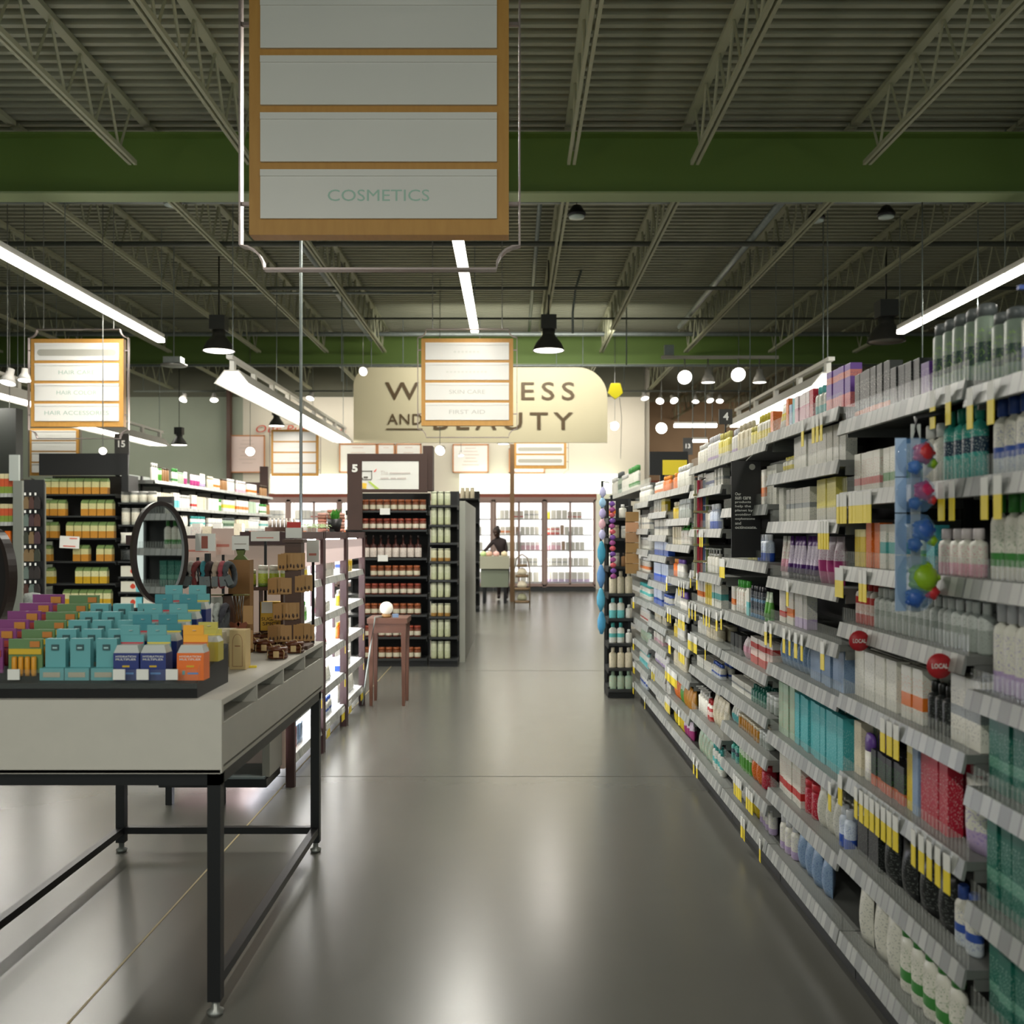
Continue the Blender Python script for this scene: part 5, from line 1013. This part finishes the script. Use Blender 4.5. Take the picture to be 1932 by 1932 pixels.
# sugar and spice box, blue tin, green packs on a riser
Y = 4.5; x = XU(514, Y); t = thing('boxed_set', 'yellow boxed set lettered sugar spice in a dark open case', 'box', (x, Y, TZ + .0005))
B((-.055, .002, .06), (.045, .06, .19), mat('spice yellow', (220, 176, 62), .5)).obj('box', t); text('lettering', 'SUGAR', -.05, .032, .105, .121, 0, mat('spice ink', (70, 50, 20), .5), t, bold=.01); text('lettering', 'SPICE', -.045, .032, .084, .1, 0, MATS['spice ink'], t, bold=.01)
B((-.05, .0, .14), (.0, .0019, .19), whitep).obj('white_card', t); B((-.055, .01, 0), (.045, .06, .058), dwood).obj('stand', t); B((-.045, -.012, .0), (.0, .008, .035), mat('blue tin', (60, 84, 120), .4)).obj('blue_tin', t); B((-.06, -.005, 0), (-.057, .06, .25), post).obj('case_side', t)
Y = 4.45; t = thing('display_riser', 'dark riser shelf carrying green packs on the table', 'riser', (XU(450, Y), Y, TZ + .0005)); B((0, 0, .245), (.2, .1, .26), dwood).obj('shelf', t); B((.0, .0, 0), (.012, .1, .245), dwood).obj('side', t); B((.188, .0, 0), (.2, .1, .245), dwood).obj('side', t)
STY['lime'] = ('lime green', [(0, (110, 140, 60)), (.2, (176, 190, 50)), (.8, (205, 210, 190))], (220, 225, 190), (222, 218, 205))
STY['olive'] = ('olive green', [(0, (96, 110, 60)), (.2, (150, 150, 50))], (210, 190, 60), (170, 170, 140))
put('foodjar', 'olive', .05, .05, .075, XU(468, Y), Y + .02, TZ + .2615, 0, 'olive green jar on the riser beside the lime packs', None)
for i in range(3): put('foodjar', 'lime', .045, .045, .095, XU(492, Y) + i * .05, Y + .02, TZ + .2615, 0, 'lime green topped jar on the riser behind the earrings', 'lime jars on riser')
Y = 4.15; t = thing('sign_box', 'brown wooden box holding a white card beneath a green bow', 'sign holder', (XU(451, Y), Y, TZ + .0005)); B((-.045, 0, 0), (.045, .06, .39), noisy('tan wood', (140, 100, 52), (120, 84, 44), 10, .6)).obj('box', t)
MB().prism([(-.03, .39), (.03, .39), (.012, .41), (.02, .435), (-.02, .435), (-.012, .41)], .02, .04, mat('bow green', (84, 96, 36), .6)).obj('bow', t); p = B((-.035, .02, .43), (.035, .024, .49), whitep).obj('card', t); B((-.025, .018, .455), (.025, .02, .458), mat('card ink', (150, 140, 130), .5)).obj('small_print', p)
# headbands
Y = 4.0; t = thing('headband_stand', 'dark stand with rods carrying patterned headbands', 'display stand', (XU(392, Y), Y, TZ + .0005)); B((-.01, -.01, 0), (.01, .01, .42), blk).obj('post', t); B((-.07, -.06, 0), (.07, .06, .012), blk).obj('base', t)
MB().tube([(-.12, 0, .37), (.1, 0, .37)], .008, blk, 6).obj('rod', t); MB().tube([(-.06, .02, .2), (.08, .02, .2)], .008, blk, 6).obj('rod', t)
p = B((-.05, .0, .43), (.03, .004, .5), whitep).obj('topper_card', t); B((-.025, -.002, .44), (.0, 0, .49), mat('topper photo', (150, 80, 66), .5)).obj('photo', p)
HB = [((206, 200, 188), 'cream'), ((50, 54, 58), 'charcoal'), ((196, 190, 180), 'oat'), ((150, 70, 70), 'brick red'), ((60, 140, 150), 'teal'), ((56, 34, 34), 'dark brown'), ((190, 170, 150), 'tan'), ((176, 80, 90), 'rose'), ((80, 84, 88), 'grey')]
for i, (c, nm) in enumerate(HB):
    m = noisy('knit ' + nm, c, tuple(q * .6 for q in c), 60, .9, bump=.4); xx = XU(392, Y) - .115 + i * .025
    o = MB().tube([(.0, .042 * math.cos(a_), .044 * math.sin(a_) - .03) for a_ in [q * PI / 8 for q in range(16)]], .013, m, 8, True).obj('headband', None, (xx, Y, TZ + .365), (0, random.uniform(-.15, .15), random.uniform(-.2, .2))); tag(o, '%s headband looped on the top rod of the dark stand' % nm, 'headband', 'headbands on the rods')
    p = B((-.012, -.05, -.075), (.012, -.048, -.035), mat('tag grey', (92, 98, 98), .5)).obj('hang_tag', o, (0, 0, 0), (0, .5 - i * .1, 0))
for i, (c, nm) in enumerate([((70, 100, 130), 'slate blue'), ((24, 26, 34), 'navy black'), ((206, 206, 200), 'white speckled'), ((120, 124, 120), 'mid grey'), ((40, 40, 46), 'black')]):
    m = noisy('knit ' + nm, c, tuple(min(q * 1.5 + 20, 230) for q in c), 70, .9, bump=.4); xx = XU(392, Y) - .045 + i * .027
    tag(MB().tube([(.0, .046 * math.cos(a_), .048 * math.sin(a_) - .03) for a_ in [q * PI / 8 for q in range(16)]], .014, m, 8, True).obj('headband', None, (xx, Y + .02, TZ + .19), (0, random.uniform(-.15, .15), random.uniform(-.2, .2))), '%s headband looped on the lower rod of the dark stand' % nm, 'headband', 'headbands on the rods')
# mirrors
mir = mat('mirror glass', (225, 230, 230), .02, 1.0)
def mirror(lab, u, v, y, rx, rz, yaw, mir=mir):
    t = thing('oval_mirror', lab, 'mirror', (XU(u, y), y, TZ + .0005), yaw); zc = ZV(v, y) - TZ
    pts = [(rx * math.cos(a_), 0, zc + rz * math.sin(a_)) for a_ in [k * PI / 24 for k in range(48)]]
    mb = MB(); mb.band([(p[0], p[2]) for p in pts], -.02, .02, .016, mat('mirror frame', (38, 24, 20), .35)); mb.obj('mirror_frame', t)
    MB().prism([((rx - .008) * math.cos(a_), zc + (rz - .008) * math.sin(a_)) for a_ in [k * PI / 24 for k in range(48)]], -.004, .004, mir).obj('mirror_glass', t)
    mb = MB(); mb.box((-.05, -.05, 0), (.05, .05, .012), blk); mb.tube([(0, 0, .01), (0, 0, zc - rz + .005)], .008, blk, 6); mb.obj('stand', t)
mirror('tall oval mirror in a dark frame standing on the table', 301, 1043, 3.85, .098, .19, .62)
mirror('dark back of an oval mirror cut off at the picture edge', -14, 1090, 3.6, .085, .17, -.3, mat('mirror back', (20, 14, 14), .6))
# ------------------------------------------------------------------ small brown stool table
Y = 8.42; sx0, sx1 = XU(692, Y), XU(768, Y); t = thing('side_stool', 'small square brown wooden stool table before the jar shelves', 'stool', (0, 0, 0)); sw = noisy('stool wood', (112, 74, 56), (86, 56, 44), 6, .5)
B((sx0, Y, .70), (sx1, Y + .34, .745), sw).obj('top', t); mb = MB(); mb.box((sx0 + .015, Y + .015, .62), (sx1 - .015, Y + .035, .70), sw); mb.box((sx0 + .015, Y + .305, .62), (sx1 - .015, Y + .325, .70), sw); mb.obj('apron', t)
for x in (sx0 + .01, sx1 - .055):
    for y in (Y + .01, Y + .285): B((x + .01, y + .01, 0), (x + .035, y + .035, .70), sw, taper=(1.7, 1.7)).obj('leg', t)
t = thing('tabletop_globe', 'white rounded globe on a tan base on the brown stool', 'lamp', (XU(729, Y + .1), Y + .1, .7455)); MB().lathe([(.035, 0), (.045, .01), (.035, .03)], kraft, seg=16).obj('base', t)
MB().lathe([(.03, .03), (.05, .05), (.058, .08), (.05, .11), (.025, .13), (0, .135)], mat('globe white', (226, 222, 206), .4, emit=.3, ecol=(240, 232, 210)), seg=20).obj('globe', t)
MB().tube([(-.03, -.02, .01), (-.08, -.12, .012), (-.12, -.13, -.25), (-.17, -.12, -.6), (-.19, -.1, -.73)], .008, mat('grey cord', (150, 156, 150), .5), 6).obj('cord', t)
put('pack', 'lightblue', .05, .03, .03, XU(747, Y + .1), Y + .08, .7455, .3, 'little blue packet beside the globe on the brown stool', None)
# ------------------------------------------------------------------ juice endcap and the run behind it
Y = 13.2; jx0, jx1 = XU(74, Y), XU(218, Y)
STY['juice'] = ('green and orange', [(0, (186, 130, 50)), (.42, (196, 192, 140)), (.76, (108, 132, 80))], (120, 90, 40), (110, 150, 80))
STY['juicey'] = ('green and yellow', [(0, (194, 156, 40)), (.42, (206, 204, 156)), (.76, (108, 132, 80))], (120, 100, 40), (110, 150, 80))
STY['applebox'] = ('white and aqua', [(0, (214, 214, 200)), (1, (214, 214, 200))], (214, 214, 200), (220, 220, 220))
jl = [ZV(v, Y) for v in (932, 973, 1015, 1059, 1101, 1143)] + [.2]
J = 'juice:%s:.108:.215:%d'
t = bay('black endcap shelving of green juice cartons', None, (jx0, Y, 0), 0, jx1 - jx0, jl, ['gap:.02;' + J % ('juice', 8), J % ('juice', 3) + ';gap:.19;' + J % ('juice', 4), J % ('juice', 2) + ';gap:.1;' + J % ('juice', 6), 'gap:.02;' + J % ('juice', 1) + ';gap:.28;' + J % ('juice', 2) + ';gap:.09;' + J % ('juice', 2), 'gap:.06;' + J % ('juicey', 1) + ';gap:.27;' + J % ('juicey', 4), 'gap:.28;' + J % ('juicey', 6), J % ('juicey', 8)], 'juice endcap', depth=.4, top=ZV(895, Y), dark=True, railt=False, name='endcap_shelving', setback=.02)
tag(B((jx0 + .02, Y - .05, ZV(897, Y)), (XU(244, Y), Y - .01, ZV(856, Y)), blkp).box((XU(232, Y), Y - .05, ZV(928, Y)), (XU(245, Y), Y + .3, ZV(897, Y)), blkp).obj('shelf_header'), 'black header board over the green juice cartons', 'header')
t = tag(B((-.13, 0, -.08), (.13, .003, .08), whitep).obj('price_poster', None, (XU(133, Y), Y - .03, ZV(1023, Y)), (0, .05, 0)), 'white and pink card hanging on the juice carton shelving', 'sign')
B((-.08, -.002, -.06), (.08, 0, -.045), mat('poster pink', (214, 110, 90), .5)).obj('pink_print', t); B((.0, -.002, .045), (.1, 0, .06), MATS['poster pink']).obj('pink_print', t)
wx0 = XU(222, Y); STY['can'] = ('white label', [(0, (190, 190, 176)), (.2, (216, 212, 196)), (.85, (150, 150, 140))], (140, 120, 60), (150, 150, 145))
bay('dark side shelving of white goods next to juice cartons', None, (wx0, Y, 0), 0, .62, [ZV(v, Y) for v in (948, 990, 1026, 1059, 1088, 1117, 1147)] + [.2], ['foodjar:can:.12:.15:5', 'canister:can:.13:.22:4', 'pouch:white:.18:.15:3', 'pouch:black:.16:.16:3', '', '', ''], 'side shelving by juice endcap', depth=.35, top=ZV(935, Y), dark=True, railt=False, name='endcap_shelving', setback=.02)
ap = mat('apple red', (200, 66, 40), .45)
for i, v in enumerate((1088, 1117, 1147)):
    for j in range(2):
        t = thing('tissue_box', 'white box with red apple on the %s of the side shelving by juice' % ['third shelf up', 'second shelf up', 'lowest visible shelf'][i], 'box', (wx0 + .03 + j * .3, Y + .03, ZV(v, Y) + .001), 0, 'apple boxes row %d' % i)
        B((0, 0, 0), (.2, .2, .14), mat('apple box white', (214, 212, 196), .5)).obj('body', t); B((.2, 0, 0), (.28, .2, .14), mat('apple box aqua', (110, 190, 200), .5)).obj('aqua_end', t)
        MB().prism([(.16 + .035 * math.cos(a_) * (1 - .25 * abs(math.sin(a_)) * (math.sin(a_) > 0)), .075 + .035 * math.sin(a_)) for a_ in [k * PI / 8 for k in range(16)]], -.002, 0, ap).obj('apple_print', t)
# long run receding behind
RN = [['bottle:white:.08:.24:3;canister:green:.09:.18:2;canister:brown:.1:.2:3', 'carton:white:.09:.2:4;carton:cream:.09:.2:5', 'canister:can:.1:.2:8'], ['bottle:whitegreen:.08:.22:3;canister:palegreen:.1:.18:3;pouch:magenta:.16:.2:2', 'carton:aquawhite:.1:.22:3;bottle:white:.08:.2:6', 'pouch:white:.12:.18:6'],
      ['pouch:magenta:.16:.18:3;pouch:whitelilac:.13:.22:2', 'carton:whitered:.09:.22:3;carton:cream:.09:.2:5', 'bottle:whiteteal:.08:.18:9'], ['bottle:cream:.08:.2:4;canister:whiteorange:.1:.18:4', 'carton:white:.1:.2:6;bottle:green:.08:.2:2', 'carton:whitegrey:.1:.16:8'],
      ['canister:brown:.1:.2:3;bottle:white:.08:.22:5', 'carton:whiteyellow:.09:.2:8', 'bottle:silvergreen:.08:.18:9'], ['bottle:whitepink:.08:.22:8', 'carton:whiteorange:.1:.22:8', 'carton:cream:.1:.16:8'], ['canister:whiteorange:.1:.2:6', 'carton:palegreen:.1:.22:5;pouch:white:.12:.2:3', 'bottle:white:.08:.18:9'], ['bottle:brown:.09:.22:6', 'bottle:whitegreen:.1:.2:5;canister:brown:.1:.22:3', 'carton:whiteteal:.1:.16:6']]
for k in range(8):
    o = ['first', 'second', 'third', 'fourth', 'fifth', 'sixth', 'seventh', 'last'][k]
    bay('%s bay of the pale shelving run behind the juice endcap' % o, 'pale run behind juice', (-4.95, 13.78 + .85 * k, 0), PI / 2, .847, [2.2, 1.84, 1.55, 1.25, .9], RN[k], '%s bay behind juice endcap' % o, depth=.5, top=2.3, fh=0, back=mat('back grey', (150, 156, 150), .6), plinth=.1)
Y = 20.64; tag(B((XU(490, Y), Y, 0), (XU(505, Y), Y + .08, ZV(880, Y)), brn).box((XU(455, Y), Y + .01, ZV(931, Y)), (XU(505, Y), Y + .06, ZV(910, Y)), brn).obj('run_end_board'), 'brown board closing the far end of the pale run', 'panel')
# far left shelving, accessory spinner
Y = 12.0; lx = XU(-60, Y)
STY['ketchup'] = ('green and red', [(0, (120, 140, 60)), (.35, (190, 80, 50)), (.75, (200, 190, 150))], (90, 120, 60), (190, 60, 50))
bay('grey shelving of green and red packs at the picture edge', None, (lx, Y, 0), 0, XU(26, Y) - lx, [ZV(v, Y) for v in (931, 985, 1033, 1080, 1130)] + [.5], ['gap:.3;carton:ketchup:.05:.24:4', 'gap:.3;carton:ketchup:.05:.22:4', 'gap:.4;carton:orange:.08:.2:1', '', ''], 'grey shelving at picture edge', depth=.5, top=ZV(900, Y), back=mat('grey olive back', (96, 92, 80), .6), plinth=.1, fh=0)
tag(B((XU(26, Y), Y - .02, 0), (XU(43, Y), Y + .6, ZV(907, Y)), noisy('end grey', (120, 124, 116), (108, 112, 104), 2, .5)).box((XU(17, Y), Y, ZV(907, Y)), (XU(35, Y), Y + .04, ZV(858, Y)), mat('end grey light', (160, 166, 160), .5)).obj('shelf_end_panel'), 'grey side panel of the shelving beside the accessory rack', 'panel')
tag(B((XU(-40, 13.8), 13.8, 0), (XU(30, 13.8), 14.0, ZV(770, 13.8)), mat('dark green board', (34, 38, 32), .6)).obj('tall_dark_board'), 'tall dark board standing behind the grey shelving', 'panel')
Y = 9.0; t = thing('accessory_rack', 'dark wire rack of small hanging accessories beside juice shelving', 'rack', (XU(46, Y), Y, 0)); w = XU(76, Y) - XU(46, Y)
B((-.02, .03, 0), (w + .02, .05, ZV(905, Y)), blkp).obj('back_board', t)
for j in range(6):
    for i in range(3):
        c = random.choice([(40, 34, 32), (70, 44, 36), (48, 52, 40), (60, 40, 44), (110, 90, 60), (90, 104, 96)]); z = ZV(935 + j * 33, Y) - .12; x = .025 + i * (w - .05) / 2
        q = MB().prism([(x - .022, z), (x + .022, z), (x + .024, z + .07), (x + .01, z + .11), (x - .01, z + .11), (x - .024, z + .07)], -.02, .01, mat('accessory%d%d%d' % c, c, .5)).obj('accessory', t)
        B((x - .008, -.04, z + .12), (x + .008, -.038, z + .145), whitep).obj('price_flag', t)
tag(MB().lathe([(.06, 0), (.08, .05), (.085, .2), (.07, .25), (0, .26)], noisy('speckled bag', (150, 156, 150), (60, 60, 58), 30, .6), seg=14, ey=.5).obj('speckled_bag', None, (XU(62, 8.94), 8.93, ZV(1172, 8.94))), 'speckled grey bag hanging below the dark accessory rack', 'bag')
# ------------------------------------------------------------------ person
Y = 21.9; px_, pz = XU(937, Y), 0
skin = mat('skin dark', (58, 36, 28), .5); cloth = mat('dark top', (34, 22, 22), .8)
t = thing('person', 'person in a dark top leaning and reaching over the produce counter', 'person', (px_ + .14, Y, 0)); t.scale = (.92, .92, .92)
def skinned(name, verts, edges, m, parent, sub=2, root=0):
    me = bpy.data.meshes.new(name); me.from_pydata([v[:3] for v in verts], edges, []); o = link(name, me, parent)
    md = o.modifiers.new('skin', 'SKIN'); md.use_smooth_shade = True
    for i, v in enumerate(verts):
        sv = me.skin_vertices[0].data[i]; r = v[3]; sv.radius = r if isinstance(r, tuple) else (r, r); sv.use_root = (i == root)
    s = o.modifiers.new('sub', 'SUBSURF'); s.levels = sub; s.render_levels = sub
    me.materials.append(m); return o
V = [(0, 0, .92, (.15, .11)), (-.02, 0, 1.08, (.13, .1)), (-.06, -.02, 1.25, (.15, .11)), (-.1, -.04, 1.4, (.12, .09)), (-.115, -.06, 1.475, .052), (-.13, -.09, 1.53, .06),
     (.04, -.03, 1.4, .055), (.08, -.06, 1.2, .045), (.05, -.14, 1.02, .036), (.04, -.2, .99, .026),
     (-.24, -.06, 1.38, .055), (-.36, -.12, 1.24, .044), (-.5, -.2, 1.1, .034), (-.55, -.22, 1.05, .026),
     (.08, 0, .86, .095), (.09, -.02, .5, .065), (.09, .02, .1, .042), (.09, -.12, .04, .04), (-.09, 0, .86, .095), (-.1, -.04, .5, .065), (-.1, 0, .1, .042), (-.1, -.13, .04, .04)]
E = [(0, 1), (1, 2), (2, 3), (3, 4), (4, 5), (3, 6), (6, 7), (7, 8), (8, 9), (3, 10), (10, 11), (11, 12), (12, 13), (0, 14), (14, 15), (15, 16), (16, 17), (0, 18), (18, 19), (19, 20), (20, 21)]
body = skinned('body', V, E, cloth, t)
hd = MB().lathe([(0, -.115), (.045, -.105), (.068, -.06), (.078, 0), (.08, .04), (.066, .09), (.035, .115), (0, .12)], skin, seg=20, ey=1.15)
hd.lathe([(0, -.012), (.012, -.008), (.016, 0), (.01, .02), (0, .03)], skin, (0, -.092, -.01), 8); 
for s in (-1, 1): hd.lathe([(0, -.028), (.012, -.015), (.014, .01), (0, .028)], skin, (s * .08, .005, 0), 8)
hd.box((-.022, -.088, -.058), (.022, -.078, -.05), mat('lips', (96, 48, 44), .5))
for s in (-1, 1): hd.lathe([(0, -.008), (.011, 0), (0, .008)], mat('eye', (190, 186, 180), .3), (s * .028, -.08, .012), 8)
hd.obj('head', body, (-.15, -.12, 1.6), (.45, 0, -.6))
MB().lathe([(.084, -.02), (.09, .03), (.078, .085), (.045, .122), (0, .132)], mat('hair black', (26, 16, 14), .7), (0, .014, 0), 18, 1, 1.12).lathe([(0, -.04), (.035, -.02), (.04, .01), (.02, .035), (0, .04)], mat('hair black'), (.02, .07, .11), 12).obj('hair', body, (-.15, -.12, 1.6), (.45, 0, -.6))
for nm, bx, by, bz, dx in (('hand', -.55, -.22, 1.05, -1), ('hand', .04, -.2, .99, 0)):
    vv = [(bx, by, bz, .024), (bx + dx * .04, by - .03, bz - .03, (.034, .018))]; ee = [(0, 1)]
    for f in range(4):
        a0 = len(vv); off = (f - 1.5) * .018; vv += [(bx + dx * .06 + off * (dx == 0), by - .05 + off * (dx != 0) * .6, bz - .05, .009), (bx + dx * .08 + off * (dx == 0), by - .07 + off * (dx != 0) * .6, bz - .075 - (.008 if f in (1, 2) else 0), .008)]; ee += [(1, a0), (a0, a0 + 1)]
    a0 = len(vv); vv += [(bx + .03, by - .03, bz - .035, .01), (bx + .035, by - .05, bz - .06, .009)]; ee += [(1, a0), (a0, a0 + 1)]
    skinned('hand', vv, ee, skin, body, 1)
print('COUNTS', {k: v for k, v in sorted(CNT.items(), key=lambda q: -q[1])}, len(bpy.data.objects))
